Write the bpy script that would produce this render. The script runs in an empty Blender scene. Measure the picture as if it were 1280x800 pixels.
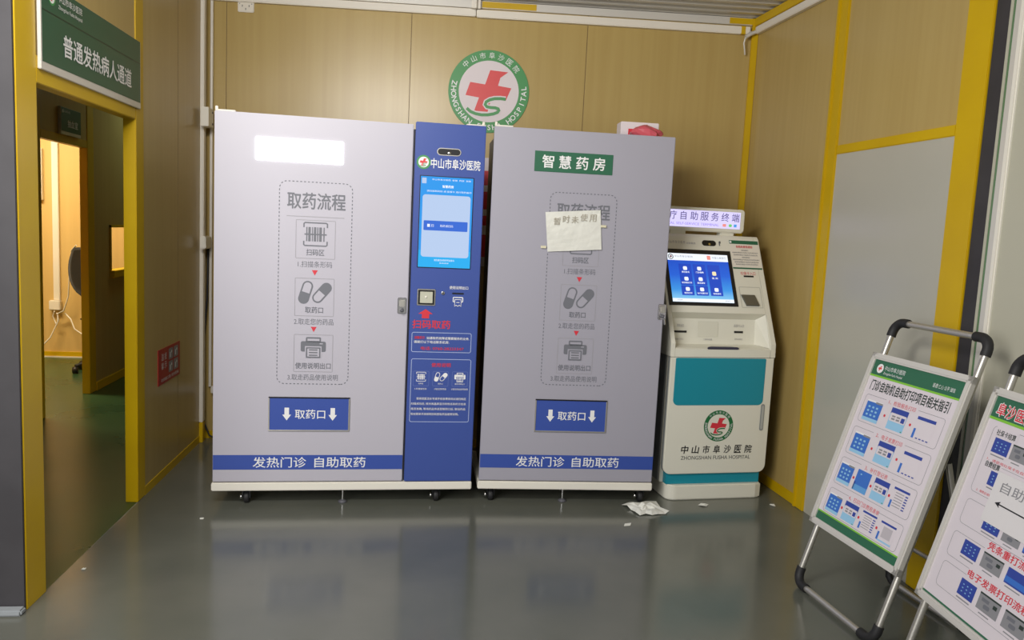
import bpy, bmesh, math, random
from math import pi, sin, cos, radians
from mathutils import Matrix, Vector

random.seed(7)
SC = bpy.context.scene
COL = SC.collection

# ------------------------------------------------------------------ camera
cam_data = bpy.data.cameras.new('camera')
cam = bpy.data.objects.new('camera', cam_data)
COL.objects.link(cam)
SC.camera = cam
cam_data.sensor_fit = 'HORIZONTAL'
cam_data.sensor_width = 36.0
cam_data.lens = 36.0 * 985.0 / 1280.0
cam_data.clip_start = 0.05
d = Vector((512 - 640, 281 - 400, 985.0)).normalized()
v = Vector((215 - 640, 8700.0, 985.0)).normalized()
v = (v - d * v.dot(d)).normalized()
up = -v
rt = d.cross(up)
if rt.x < 0:
    rt = -rt
Rw = Matrix((rt, d, up))
R3 = Matrix((Rw @ Vector((1, 0, 0)), Rw @ Vector((0, -1, 0)), Rw @ Vector((0, 0, -1)))).transposed()
cam.matrix_world = Matrix.Translation((0, 0, 1.42)) @ R3.to_4x4()

# ------------------------------------------------------------------ world, lamps, exposure
W = bpy.data.worlds.new('daylight')
SC.world = W
W.use_nodes = True
W.node_tree.nodes['Background'].inputs[0].default_value = (1.0, 0.98, 0.95, 1)
W.node_tree.nodes['Background'].inputs[1].default_value = 0.36


def area(name, loc, target, sx, sy, power, color=(1, 1, 1), spread=pi):
    l = bpy.data.lights.new(name, 'AREA')
    l.shape = 'RECTANGLE'
    l.size, l.size_y, l.energy, l.color, l.spread = sx, sy, power, color, spread
    o = bpy.data.objects.new(name, l)
    COL.objects.link(o)
    o.location = loc
    o.rotation_euler = (Vector(target) - Vector(loc)).to_track_quat('-Z', 'Y').to_euler()
    return o


area('entrance_daylight', (-1.95, 0.0, 1.9), (0.2, 3.9, 1.2), 1.9, 1.9, 80, (1.0, 0.98, 0.97))
area('ceiling_lamp', (-0.7, 1.5, 2.62), (-0.1, 4.8, 1.6), 1.2, 0.3, 48, (1.0, 0.97, 0.92))
area('side_room_lamp', (-3.5, 6.6, 2.7), (-3.5, 6.6, 0), 1.2, 0.4, 85, (1.0, 0.84, 0.58))
area('corridor_lamp', (-1.95, 7.4, 2.7), (-1.95, 7.4, 0), 0.3, 0.3, 4, (0.75, 1.0, 0.9))

SC.view_settings.view_transform = 'Standard'
SC.view_settings.look = 'None'
SC.view_settings.gamma = 1.0
SC.view_settings.use_curve_mapping = False
SC.view_settings.exposure = 0.1

# ------------------------------------------------------------------ materials


def srgb(c):
    return tuple(((x / 255.0) / 12.92 if x / 255.0 <= 0.04045 else ((x / 255.0 + 0.055) / 1.055) ** 2.4) for x in c)


MATS = {}


def mat(name, rgb, rough=0.5, metal=0.0, emit=0.0, spec=0.5, coat=0.0):
    if name in MATS:
        return MATS[name]
    m = bpy.data.materials.new(name)
    m.use_nodes = True
    b = m.node_tree.nodes['Principled BSDF']
    c = (*srgb(rgb), 1)
    b.inputs['Base Color'].default_value = c
    b.inputs['Roughness'].default_value = rough
    b.inputs['Metallic'].default_value = metal
    b.inputs['Specular IOR Level'].default_value = spec
    b.inputs['Coat Weight'].default_value = coat
    if emit:
        b.inputs['Emission Color'].default_value = c
        b.inputs['Emission Strength'].default_value = emit
        b.inputs['Base Color'].default_value = (0.02, 0.02, 0.02, 1)
    MATS[name] = m
    return m


def noisy(name, rgb1, rgb2, scale, rough=0.5, metal=0.0, bump=0.0, detail=4, contrast=(0.35, 0.65), rough2=None, spec=0.5):
    """procedural two tone material; scale is an xyz stretch in metres"""
    if name in MATS:
        return MATS[name]
    m = mat(name, rgb1, rough, metal, spec=spec)
    nt = m.node_tree
    b = nt.nodes['Principled BSDF']
    tc = nt.nodes.new('ShaderNodeTexCoord')
    mp = nt.nodes.new('ShaderNodeMapping')
    mp.inputs['Scale'].default_value = scale
    nz = nt.nodes.new('ShaderNodeTexNoise')
    nz.inputs['Scale'].default_value = 1.0
    nz.inputs['Detail'].default_value = detail
    rp = nt.nodes.new('ShaderNodeValToRGB')
    rp.color_ramp.elements[0].position = contrast[0]
    rp.color_ramp.elements[1].position = contrast[1]
    rp.color_ramp.elements[0].color = (*srgb(rgb1), 1)
    rp.color_ramp.elements[1].color = (*srgb(rgb2), 1)
    nt.links.new(tc.outputs['Object'], mp.inputs[0])
    nt.links.new(mp.outputs[0], nz.inputs['Vector'])
    nt.links.new(nz.outputs[0], rp.inputs[0])
    nt.links.new(rp.outputs[0], b.inputs['Base Color'])
    if rough2 is not None:
        mr = nt.nodes.new('ShaderNodeMapRange')
        mr.inputs[3].default_value = rough
        mr.inputs[4].default_value = rough2
        nt.links.new(nz.outputs[0], mr.inputs[0])
        nt.links.new(mr.outputs[0], b.inputs['Roughness'])
    if bump:
        bp = nt.nodes.new('ShaderNodeBump')
        bp.inputs['Strength'].default_value = bump
        bp.inputs['Distance'].default_value = 0.01
        nt.links.new(nz.outputs[0], bp.inputs['Height'])
        nt.links.new(bp.outputs[0], b.inputs['Normal'])
    return m


M_panel = noisy('beige_panel', (184, 160, 100), (179, 154, 94), (26, 26, 0.7), 0.3)
M_panel_r = M_panel
M_seam = mat('panel_seam', (120, 98, 62), 0.6)
M_yellow = noisy('yellow_paint', (210, 174, 0), (202, 165, 2), (3, 3, 3), 0.42)
M_dark = noisy('charcoal_paint', (52, 50, 53), (60, 58, 61), (5, 5, 5), 0.6)
M_gray_strip = mat('grey_edging', (150, 155, 158), 0.6)
M_floor = noisy('grey_epoxy', (92, 95, 87), (106, 107, 98), (1.3, 1.3, 1), 0.10, rough2=0.24, spec=0.7)
M_green_floor = noisy('green_epoxy', (38, 66, 40), (52, 80, 46), (1.6, 1.6, 1), 0.22, rough2=0.36)
M_white_pvc = mat('white_pvc', (232, 226, 214), 0.4)
M_steel = mat('roof_sheet', (206, 203, 196), 0.35, 0.35)
M_alu = mat('brushed_aluminium', (205, 202, 194), 0.34, 0.8)
M_alu_white = mat('white_aluminium', (214, 211, 204), 0.4, 0.2)
M_pale = noisy('pale_grey_panel', (186, 183, 170), (180, 178, 166), (1.2, 1.2, 1.2), 0.28)
M_pale_green = mat('pale_green_grey_panel', (186, 184, 166), 0.4)
M_glass_edge = mat('green_glass_edge', (96, 128, 92), 0.2)
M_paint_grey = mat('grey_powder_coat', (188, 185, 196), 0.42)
M_paint_grey_dim = mat('dimmed_grey_powder_coat', (166, 164, 176), 0.42)  # left machine's grey, darkened: the right one's dimmer light put into the colour
M_body_dark = mat('dark_cabinet_side', (92, 92, 98), 0.5)
M_blue = mat('blue_powder_coat', (62, 84, 158), 0.4)
M_band = mat('blue_vinyl', (56, 82, 165), 0.45)
M_cream = mat('cream_powder_coat', (236, 232, 220), 0.42)
M_black = mat('black_plastic', (24, 24, 26), 0.4)
M_rubber = mat('black_rubber', (34, 34, 36), 0.6)
M_chrome = mat('chrome', (215, 215, 215), 0.16, 1.0)
M_print_grey = mat('grey_print', (112, 114, 122), 0.55)
M_print_light = mat('light_grey_print', (160, 158, 164), 0.55)
M_red = mat('red_print', (214, 52, 66), 0.5)
M_white = mat('white_print', (238, 238, 238), 0.5)
M_green = mat('green_print', (44, 104, 76), 0.45)
M_sign_green = mat('dark_green_sign', (30, 84, 62), 0.4)
M_emb_green = mat('emblem_green', (70, 148, 84), 0.45)
M_emb_green_dark = mat('emblem_dark_green', (30, 110, 60), 0.45)
M_pinkwhite = mat('emblem_white', (226, 216, 220), 0.5)
M_emb_red = mat('emblem_red', (220, 72, 74), 0.45)
M_lime = mat('lime_print', (130, 196, 60), 0.5)
M_poster_white = mat('poster_white', (222, 214, 220), 0.35)
M_ink = mat('dark_ink', (46, 58, 54), 0.55)
M_sky1 = mat('screenshot_blue', (56, 112, 200), 0.4)
M_sky2 = mat('screenshot_light_blue', (150, 200, 232), 0.4)
M_navy = mat('screenshot_navy', (48, 70, 158), 0.4)
M_photo_grey = mat('photo_grey', (140, 140, 144), 0.45)
M_kiosk = mat('kiosk_white', (228, 226, 212), 0.4)
M_kiosk_grey = mat('kiosk_grey', (148, 152, 152), 0.45)
M_teal = mat('kiosk_teal', (24, 142, 162), 0.4)
M_paper = noisy('paper', (230, 230, 222), (220, 220, 212), (9, 9, 9), 0.7, bump=0.1)
M_pencil = mat('pencil', (172, 165, 150), 0.8)
M_card_white = mat('white_card', (226, 216, 220), 0.6)
M_red_bag = mat('red_plastic_film', (206, 92, 104), 0.3)
M_lit = mat('lit_sign_face', (255, 255, 252), 0.4, emit=4.0)
M_lit_cyan = mat('lit_sign_edge', (196, 255, 236), 0.4, emit=1.4)
M_scr_cyan = mat('screen_cyan', (22, 150, 236), 0.2, emit=0.95)
M_scr_cyan2 = mat('screen_cyan_low', (10, 172, 240), 0.2, emit=0.95)
M_scr_pale = mat('screen_pale_blue', (186, 208, 242), 0.2, emit=0.9)
M_scr_blue = mat('screen_blue', (42, 104, 216), 0.2, emit=0.9)
M_scr_white = mat('screen_white', (240, 246, 255), 0.2, emit=1.0)
M_scr_tile = mat('screen_tile', (22, 72, 196), 0.2, emit=0.9)
M_scr_grey = mat('screen_grey_text', (120, 128, 140), 0.2, emit=0.8)
M_scr_red = mat('screen_red', (246, 150, 140), 0.2, emit=0.9)
M_scr_yellow = mat('screen_yellow', (255, 240, 190), 0.2, emit=0.9)
M_lb_face = mat('lightbox_lilac', (214, 206, 255), 0.3, emit=1.05)
M_lb_text = mat('lightbox_text', (104, 94, 150), 0.4, emit=0.75)
M_lb_violet = mat('lightbox_violet', (150, 128, 232), 0.4, emit=0.85)
M_lb_green = mat('lightbox_green', (120, 214, 110), 0.4, emit=0.9)
M_lb_blue = mat('lightbox_blue', (70, 160, 236), 0.4, emit=0.9)
M_leather = mat('black_leather', (30, 32, 36), 0.35)
M_door = mat('brown_door', (120, 92, 58), 0.5)
M_room_wall = noisy('side_room_panel', (214, 182, 116), (209, 176, 110), (20, 20, 0.7), 0.5)

# gradients shown on the two displays (screen content)


def grad_mat(name, stops, strength, axis=2):
    m = bpy.data.materials.new(name)
    m.use_nodes = True
    nt = m.node_tree
    b = nt.nodes['Principled BSDF']
    tc = nt.nodes.new('ShaderNodeTexCoord')
    sp = nt.nodes.new('ShaderNodeSeparateXYZ')
    rp = nt.nodes.new('ShaderNodeValToRGB')
    els = rp.color_ramp.elements
    els[0].position, els[0].color = stops[0][0], (*srgb(stops[0][1]), 1)
    els[1].position, els[1].color = stops[-1][0], (*srgb(stops[-1][1]), 1)
    for p, c in stops[1:-1]:
        e = els.new(p)
        e.color = (*srgb(c), 1)
    nt.links.new(tc.outputs['Generated'], sp.inputs[0])
    nt.links.new(sp.outputs[axis], rp.inputs[0])
    nt.links.new(rp.outputs[0], b.inputs['Emission Color'])
    b.inputs['Emission Strength'].default_value = strength
    b.inputs['Base Color'].default_value = (0.01, 0.01, 0.02, 1)
    b.inputs['Roughness'].default_value = 0.2
    return m


M_scr_grad = grad_mat('kiosk_screen_gradient', [(0, (150, 216, 246)), (0.25, (60, 150, 230)), (0.55, (34, 98, 214)), (1, (26, 74, 196))], 0.95)

# ------------------------------------------------------------------ mesh builder


class MB:
    def __init__(self, M=None, frame=None):
        self.v, self.f, self.mi, self.sm, self.mats = [], [], [], [], []
        self.M = M
        self.F = frame or (lambda u, v, w: (u, -w, v))      # flat drawing: w lifts off the face
        self.layer = 0.0008

    def _m(self, m):
        if m not in self.mats:
            self.mats.append(m)
        return self.mats.index(m)

    def add(self, vs, fs, m, smooth=False):
        n = len(self.v)
        k = self._m(m)
        for p in vs:
            self.v.append(tuple(p))
        for f in fs:
            self.f.append([i + n for i in f])
            self.mi.append(k)
            self.sm.append(smooth)

    def bm(self, b, m, smooth=False):
        b.verts.index_update()
        self.add([x.co[:] for x in b.verts], [[w.index for w in f.verts] for f in b.faces], m, smooth)
        b.free()

    def box(self, x0, x1, y0, y1, z0, z1, m, bev=0.0, seg=2):
        b = bmesh.new()
        bmesh.ops.create_cube(b, size=1.0)
        for q in b.verts:
            q.co = Vector(((x0 + x1) / 2 + q.co.x * (x1 - x0), (y0 + y1) / 2 + q.co.y * (y1 - y0), (z0 + z1) / 2 + q.co.z * (z1 - z0)))
        if bev:
            bmesh.ops.bevel(b, geom=b.edges[:], offset=bev, segments=seg, affect='EDGES', clamp_overlap=True)
        self.bm(b, m)
        return self

    def prism(self, pts, d0, d1, m, axis='y', bev=0.0):
        """extrude a closed 2-d outline: axis y -> pts are (x,z); axis x -> pts are (y,z); axis z -> pts are (x,y)"""
        P = {'y': lambda a, c, t: (a, t, c), 'x': lambda a, c, t: (t, a, c), 'z': lambda a, c, t: (a, c, t)}[axis]
        b = bmesh.new()
        lo = [b.verts.new(P(a, c, d0)) for a, c in pts]
        hi = [b.verts.new(P(a, c, d1)) for a, c in pts]
        n = len(pts)
        caps = [b.faces.new(lo), b.faces.new(hi[::-1])]
        for i in range(n):
            j = (i + 1) % n
            b.faces.new((lo[j], lo[i], hi[i], hi[j]))
        bmesh.ops.recalc_face_normals(b, faces=b.faces[:])
        if bev:
            es = [e for f in caps for e in f.edges]
            bmesh.ops.bevel(b, geom=list(set(es)), offset=bev, segments=2, affect='EDGES', clamp_overlap=True)
        self.bm(b, m)
        return self

    def tube(self, path, r, m, n=10, cap=True):
        path = [Vector(p) for p in path]
        rings = []
        t0 = (path[1] - path[0]).normalized()
        ref = Vector((0, 0, 1)) if abs(t0.z) < 0.9 else Vector((1, 0, 0))
        a = t0.cross(ref).normalized()
        vs = []
        for i, p in enumerate(path):
            if i == 0:
                t = path[1] - path[0]
            elif i == len(path) - 1:
                t = path[-1] - path[-2]
            else:
                t = (path[i + 1] - path[i]).normalized() + (path[i] - path[i - 1]).normalized()
            t.normalize()
            a = (a - t * a.dot(t)).normalized()
            c = t.cross(a)
            for k in range(n):
                an = 2 * pi * k / n
                vs.append(p + (a * cos(an) + c * sin(an)) * r)
        fs = []
        for i in range(len(path) - 1):
            for k in range(n):
                k2 = (k + 1) % n
                fs.append([i * n + k, i * n + k2, (i + 1) * n + k2, (i + 1) * n + k])
        self.add(vs, fs, m, True)
        if cap:
            L = (len(path) - 1) * n
            self.add(vs[:n], [list(range(n))[::-1]], m)
            self.add(vs[L:], [list(range(n))], m)
        return self

    def cyl(self, p0, p1, r, m, n=20):
        return self.tube([p0, p1], r, m, n)

    def lathe(self, prof, cx, cy, cz, m, n=20, axis='z'):
        vs, fs = [], []
        for r, h in prof:
            for k in range(n):
                an = 2 * pi * k / n
                if axis == 'z':
                    vs.append((cx + r * cos(an), cy + r * sin(an), cz + h))
                elif axis == 'x':
                    vs.append((cx + h, cy + r * cos(an), cz + r * sin(an)))
                else:
                    vs.append((cx + r * cos(an), cy + h, cz + r * sin(an)))
        for i in range(len(prof) - 1):
            for k in range(n):
                k2 = (k + 1) % n
                fs.append([i * n + k, i * n + k2, (i + 1) * n + k2, (i + 1) * n + k])
        self.add(vs, fs, m, True)
        return self

    # ---- flat printed shapes on a face (u right, v up, lay = print layer)
    def flat(self, pts, m, lay=1):
        w = lay * self.layer
        self.add([self.F(a, c, w) for a, c in pts], [list(range(len(pts)))], m)
        return self

    def rect(self, u0, u1, v0, v1, m, lay=1):
        return self.flat([(u0, v0), (u1, v0), (u1, v1), (u0, v1)], m, lay)

    def band(self, outer, inner, m, lay=1):
        n = len(outer)
        w = lay * self.layer
        vs = [self.F(a, c, w) for a, c in outer] + [self.F(a, c, w) for a, c in inner]
        self.add(vs, [[i, (i + 1) % n, n + (i + 1) % n, n + i] for i in range(n)], m)
        return self

    def rrect(self, u0, u1, v0, v1, r, m, lay=1):
        return self.flat(rr(u0, u1, v0, v1, r), m, lay)

    def rline(self, u0, u1, v0, v1, r, t, m, lay=1):
        return self.band(rr(u0, u1, v0, v1, r), rr(u0 + t, u1 - t, v0 + t, v1 - t, max(r - t, 0.0005)), m, lay)

    def disc(self, u, v, r, m, lay=1, n=36, ry=None):
        ry = ry or r
        return self.flat([(u + r * cos(2 * pi * i / n), v + ry * sin(2 * pi * i / n)) for i in range(n)], m, lay)

    def stroke(self, pts, t, m, lay=1):
        """polyline of constant width with mitred joints"""
        P = [Vector(p) for p in pts]
        L, Rr = [], []
        for i, p in enumerate(P):
            if i == 0:
                tt = P[1] - P[0]
            elif i == len(P) - 1:
                tt = P[-1] - P[-2]
            else:
                tt = (P[i + 1] - P[i]).normalized() + (P[i] - P[i - 1]).normalized()
            tt.normalize()
            nn = Vector((-tt.y, tt.x)) * t / 2
            L.append(p + nn)
            Rr.append(p - nn)
        w = lay * self.layer
        n = len(P)
        vs = [self.F(q.x, q.y, w) for q in L] + [self.F(q.x, q.y, w) for q in Rr]
        self.add(vs, [[n + i, n + i + 1, i + 1, i] for i in range(n - 1)], m)
        return self

    def dashes(self, u0, u1, v0, v1, r, t, dash, m, lay=1):
        ring = rr(u0, u1, v0, v1, r, 6)
        ring.append(ring[0])
        acc, on = 0.0, True
        for i in range(len(ring) - 1):
            a, b = Vector(ring[i]), Vector(ring[i + 1])
            L = (b - a).length
            pos = 0.0
            while pos < L - 1e-7:
                step = min(dash - acc, L - pos)
                if on and step > 1e-5:
                    self.stroke([a.lerp(b, pos / L), a.lerp(b, (pos + step) / L)], t, m, lay)
                pos += step
                acc += step
                if acc >= dash - 1e-7:
                    acc, on = 0.0, not on
        return self

    def text(self, s, cu, cv, h, m, w=None, lay=2, rot=0.0, bold=0.0, slant=0.0, space=1.0):
        vs, fs, (x0, x1, y0, y1) = glyphs(s, space)
        sy = h / (y1 - y0)
        sx = (w / (x1 - x0)) if w else sy
        ca, sa = cos(rot), sin(rot)
        # heavier strokes: the same outlines laid down again a hair to each side
        q = bold * 1.3
        shifts = [(0, 0)] if not bold else [(-q, 0), (q, 0), (0, -q), (0, q)]
        for k, (dx, dy) in enumerate(shifts):
            out = []
            for x, y in vs:
                a = (x + dx - (x0 + x1) / 2) * sx
                c = (y + dy - (y0 + y1) / 2) * sy
                a += slant * c
                out.append(self.F(cu + a * ca - c * sa, cv + a * sa + c * ca, (lay + 0.18 * k) * self.layer))
            self.add(out, fs, m)
        return self

    def build(self, name, parent=None, smooth_angle=None):
        me = bpy.data.meshes.new(name)
        vs = self.v
        if self.M is not None:
            vs = [tuple(self.M @ Vector(p)) for p in vs]
        me.from_pydata(vs, [], self.f)
        for m in self.mats:
            me.materials.append(m)
        me.polygons.foreach_set('material_index', self.mi)
        me.polygons.foreach_set('use_smooth', self.sm)
        me.update()
        o = bpy.data.objects.new(name, me)
        COL.objects.link(o)
        if parent is not None:
            o.parent = parent
        return o


def rr(u0, u1, v0, v1, r, n=5):
    r = min(r, (u1 - u0) / 2, (v1 - v0) / 2)
    out = []
    for cx, cy, a0 in ((u1 - r, v0 + r, -pi / 2), (u1 - r, v1 - r, 0), (u0 + r, v1 - r, pi / 2), (u0 + r, v0 + r, pi)):
        for i in range(n + 1):
            a = a0 + i * pi / 2 / n
            out.append((cx + r * cos(a), cy + r * sin(a)))
    return out


GC = {}


def glyphs(s, space=1.0):
    key = (s, space)
    if key in GC:
        return GC[key]
    c = bpy.data.curves.new('lettering', 'FONT')
    c.body = s
    c.resolution_u = 3
    c.space_character = space
    o = bpy.data.objects.new('lettering', c)
    COL.objects.link(o)
    bpy.context.view_layer.update()
    me = bpy.data.meshes.new_from_object(o.evaluated_get(bpy.context.evaluated_depsgraph_get()))
    vs = [(q.co.x, q.co.y) for q in me.vertices]
    fs = [list(p.vertices) for p in me.polygons]
    bpy.data.objects.remove(o)
    bpy.data.curves.remove(c)
    bpy.data.meshes.remove(me)
    xs, ys = [q[0] for q in vs], [q[1] for q in vs]
    GC[key] = (vs, fs, (min(xs), max(xs), min(ys), max(ys)))
    return GC[key]


def tag(o, label, cat, group=None):
    o['label'] = label
    o['category'] = cat
    if group:
        o['group'] = group
    return o


def thing(name, label, cat, loc=(0, 0, 0), rz=0.0, group=None):
    o = bpy.data.objects.new(name, None)
    o.empty_display_size = 0.1
    COL.objects.link(o)
    o.location = loc
    o.rotation_euler = (0, 0, rz)
    return tag(o, label, cat, group)


def struct(o):
    o['kind'] = 'structure'
    return o


def frame(x, y, ang):
    return Matrix.Translation((x, y, 0)) @ Matrix.Rotation(ang, 4, 'Z')


# wall frames: local x runs to the viewer's right along the wall, local y goes into the wall
AL = radians(90 - 0.985)
FL = frame(-1.3009, 2.85, AL)
AR = math.atan2(-1.0, 0.02148)
FR = frame(2.118, 4.876, AR)
AB = math.atan2(-0.269, 3.38)
FB = frame(-1.262, 5.145, AB)
AI = radians(90)
FI = frame(-2.41, 0.0, AI)          # inner corridor wall, local x = world y
CZ = 2.80

# ================================================================== STRUCTURE
# floors
b = MB()
b.add([(-4, -2.5, 0), (4.5, -2.5, 0), (4.5, 2.85, 0), (2.3, 5.4, 0), (-1.255, 5.4, 0), (-1.3009, 2.85, 0), (-4, 2.85, 0)], [[0, 1, 2, 3, 4, 5, 6]], M_floor)
struct(b.build('floor'))
b = MB()
b.add([(-1.3009, 2.85, 0), (-1.2565, 5.4, 0), (-1.2565, 8.3, 0), (-5.2, 8.3, 0), (-5.2, 2.85, 0)], [[0, 1, 2, 3, 4]], M_green_floor)
struct(b.build('floor_corridor'))

# left wall: sandwich panels, yellow posts and header round the doorway
b = MB(FL)
b.box(1.20, 2.30, 0, 0.05, 0, CZ, M_panel)
b.box(0.14, 1.095, 0, 0.05, 1.94, CZ, M_panel)
b.box(1.745, 1.748, -0.0008, 0.01, 0.04, CZ, M_seam)
struct(b.build('wall_left'))
b = MB(FL)
b.box(0.0, 0.14, -0.004, 0.05, 0, CZ, M_yellow, 0.001)
struct(b.build('trim_1'))
b = MB(FL)
b.box(1.095, 1.20, -0.004, 0.054, 0, CZ, M_yellow, 0.003)
struct(b.build('trim_2'))
b = MB(FL)
b.box(0.14, 1.095, -0.004, 0.054, 1.845, 1.94, M_yellow, 0.003)
struct(b.build('trim_3'))
b = MB(FL)
b.box(1.20, 2.20, -0.004, 0.0, 0, 0.045, M_yellow)
struct(b.build('baseboard_left'))

# dark outer wall facing the viewer on the left, with its light edging on the floor
b = MB()
b.box(-3.2, -1.353, 2.836, 2.97, 0, 3.2, M_dark)
b.box(-1.353, -1.3004, 2.836, 2.8485, 0, 3.2, M_dark)
struct(b.build('wall_front'))
b = MB()
b.box(-3.2, -1.294, 2.795, 2.836, 0, 0.022, M_gray_strip, 0.006)
struct(b.build('baseboard_front'))

# back wall
b = MB(FB)
cuts = [-0.1, 0.124, 1.238, 2.323, 3.5]
for a, c in zip(cuts, cuts[1:]):
    b.box(a + 0.0018, c - 0.0018, 0, 0.05, 0, CZ, M_panel, 0.0012)
b.box(-0.1, 3.5, 0.004, 0.045, 0, CZ, M_seam)
struct(b.build('wall_back'))
b = MB(FB)
b.box(3.352, 3.392, -0.02, 0.0, 0, 2.79, M_yellow, 0.003)
struct(b.build('trim_4'))
b = MB(FB)
b.box(0.02, 3.35, -0.02, 0.0, 2.755, 2.80, M_alu_white, 0.003)
b.box(1.66, 2.0, -0.022, 0.0, 2.757, 2.798, M_yellow, 0.003)
b.box(3.2, 3.39, -0.022, 0.0, 2.757, 2.798, M_yellow, 0.003)
struct(b.build('trim_5'))
b = MB(FB)
b.box(0.0, 3.35, -0.006, 0.0, 0, 0.05, M_yellow)
struct(b.build('baseboard_back'))

# right wall
b = MB(FR)
b.box(-0.2, 0.955, 0, 0.05, 0, CZ, M_panel)
b.box(1.045, 1.905, 0, 0.05, 1.925, CZ, M_panel)
struct(b.build('wall_right'))
b = MB(FR)
b.box(1.045, 1.905, -0.001, 0.05, 0, 1.88, M_pale)
struct(b.build('wall_right_lower'))
b = MB(FR)
b.box(0.955, 1.045, -0.012, 0.05, 0, CZ, M_yellow, 0.004)
b.box(0.952, 0.972, -0.02, 0.0, 0, CZ, M_yellow, 0.003)
struct(b.build('trim_6'))
b = MB(FR)
b.box(1.045, 1.905, -0.006, 0.05, 1.88, 1.925, M_yellow, 0.003)
struct(b.build('trim_7'))
b = MB(FR)
b.box(1.905, 2.05, -0.008, 0.05, 0, 3.0, M_yellow, 0.003)
struct(b.build('trim_8'))
b = MB(FR)
b.box(0.0, 0.955, -0.008, 0.0, 0, 0.06, M_yellow, 0.002)
struct(b.build('baseboard_right'))
b = MB(FR)
b.box(0.02, 2.0, -0.03, 0.0, 2.748, 2.80, M_yellow, 0.003)
struct(b.build('trim_9'))
b = MB(FR)
b.box(2.05, 2.124, 0.0, 0.12, 0, 3.2, M_dark, 0.002)
struct(b.build('wall_right_column'))
b = MB(FR)
b.box(2.124, 2.138, -0.003, 0.05, 0, 3.0, M_pale_green)
b.box(2.138, 2.152, -0.001, 0.05, 0, 3.0, M_glass_edge)
b.box(2.152, 2.180, -0.006, 0.05, 0, 3.0, M_alu_white, 0.002)
b.box(2.180, 2.205, -0.012, 0.05, 0, 3.0, M_cream, 0.005)
struct(b.build('trim_10'))
b = MB(FR)
b.box(2.205, 4.6, -0.002, 0.05, 0, 3.2, M_pale_green)
struct(b.build('wall_right_outer'))

# corrugated roof sheet, ribs parallel to the back wall
b = MB(FB)
prof = []
yy = 0.06
while yy > -2.55:
    prof += [(yy, CZ + 0.03), (yy - 0.035, CZ + 0.03), (yy - 0.05, CZ + 0.002), (yy - 0.085, CZ + 0.002)]
    yy -= 0.10
pts = prof + [(y_, z_ + 0.02) for y_, z_ in prof[::-1]]
b.prism(pts, -0.15, 3.65, M_steel, axis='x')
struct(b.build('ceiling'))
b = MB()
b.box(-5.2, -1.34, 2.9, 8.3, CZ, CZ + 0.06, M_panel)
struct(b.build('ceiling_corridor'))

# corridor wall with the lit doorway and the hatch window
b = MB(FI)
b.box(2.9, 5.50, 0, 0.05, 0, CZ, M_panel)
b.box(5.60, 6.36, 0, 0.05, 1.925, CZ, M_panel)
b.box(6.48, 6.80, 0, 0.05, 0, CZ, M_panel)
b.box(6.80, 7.55, 0, 0.05, 0, 0.87, M_panel)
b.box(6.80, 7.55, 0, 0.05, 1.30, CZ, M_panel)
b.box(7.55, 8.3, 0, 0.05, 0, CZ, M_panel)
struct(b.build('wall_corridor'))
b = MB(FI)
b.box(5.50, 5.60, -0.004, 0.054, 0, CZ, M_yellow, 0.003)
b.box(6.36, 6.48, -0.004, 0.054, 0, CZ, M_yellow, 0.003)
b.box(5.60, 6.36, -0.004, 0.054, 1.87, 1.925, M_yellow, 0.003)
struct(b.build('trim_11'))
b = MB(FI)
b.box(6.48, 8.0, -0.012, 0.0, 0, 0.07, M_yellow, 0.003)
struct(b.build('baseboard_corridor'))
b = MB(FI)
b.box(6.79, 7.56, -0.035, 0.06, 0.87, 0.93, M_yellow, 0.004)
b.box(6.79, 6.815, -0.012, 0.06, 0.93, 1.30, M_yellow, 0.003)
b.box(7.535, 7.56, -0.012, 0.06, 0.93, 1.30, M_yellow, 0.003)
b.box(6.79, 7.56, -0.012, 0.06, 1.28, 1.30, M_yellow, 0.003)
struct(b.build('window_1'))
b = MB()
b.box(-5.0, -2.46, 7.94, 8.0, 0, CZ, M_room_wall)
struct(b.build('wall_room_back'))
b = MB()
b.box(-5.05, -5.0, 2.9, 8.0, 0, CZ, M_room_wall)
struct(b.build('wall_room_left'))
b = MB()
b.box(-5.0, -2.46, 4.4, 4.45, 0, CZ, M_room_wall)
struct(b.build('wall_room_front'))
b = MB()
b.box(-5.0, -2.46, 7.928, 7.94, 0.012, 0.055, M_yellow)
b.box(-5.0, -2.46, 7.924, 7.94, 0.0, 0.012, M_white_pvc)
struct(b.build('baseboard_room'))
b = MB()
b.box(-2.41, -1.28, 8.2, 8.25, 0, CZ, M_panel)
struct(b.build('wall_corridor_end'))
b = MB()
b.box(-1.275, -1.225, 5.2, 8.25, 0, CZ, M_panel)
struct(b.build('wall_corridor_side'))
# open door leaf of the lit room
b = MB()
b.box(-3.22, -2.47, 5.555, 5.597, 0.01, 1.86, M_door, 0.003)
door = struct(b.build('door_1'))
b = MB()
b.tube([(-2.55, 5.595, 1.03), (-2.55, 5.655, 1.03), (-2.56, 5.665, 1.03), (-2.66, 5.665, 1.03)], 0.009, M_chrome, 8)
b.box(-2.575, -2.525, 5.597, 5.604, 0.87, 1.09, M_chrome, 0.002)
b.build('door_handle', door)

# ================================================================== WALL FITTINGS


def cable_trunk(name, label, boxes, M, m=M_white_pvc, cat='trunking', bev=0.004):
    b = MB(M)
    for bx in boxes:
        b.box(*bx, m, bev)
    return tag(b.build(name), label, cat)


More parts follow.
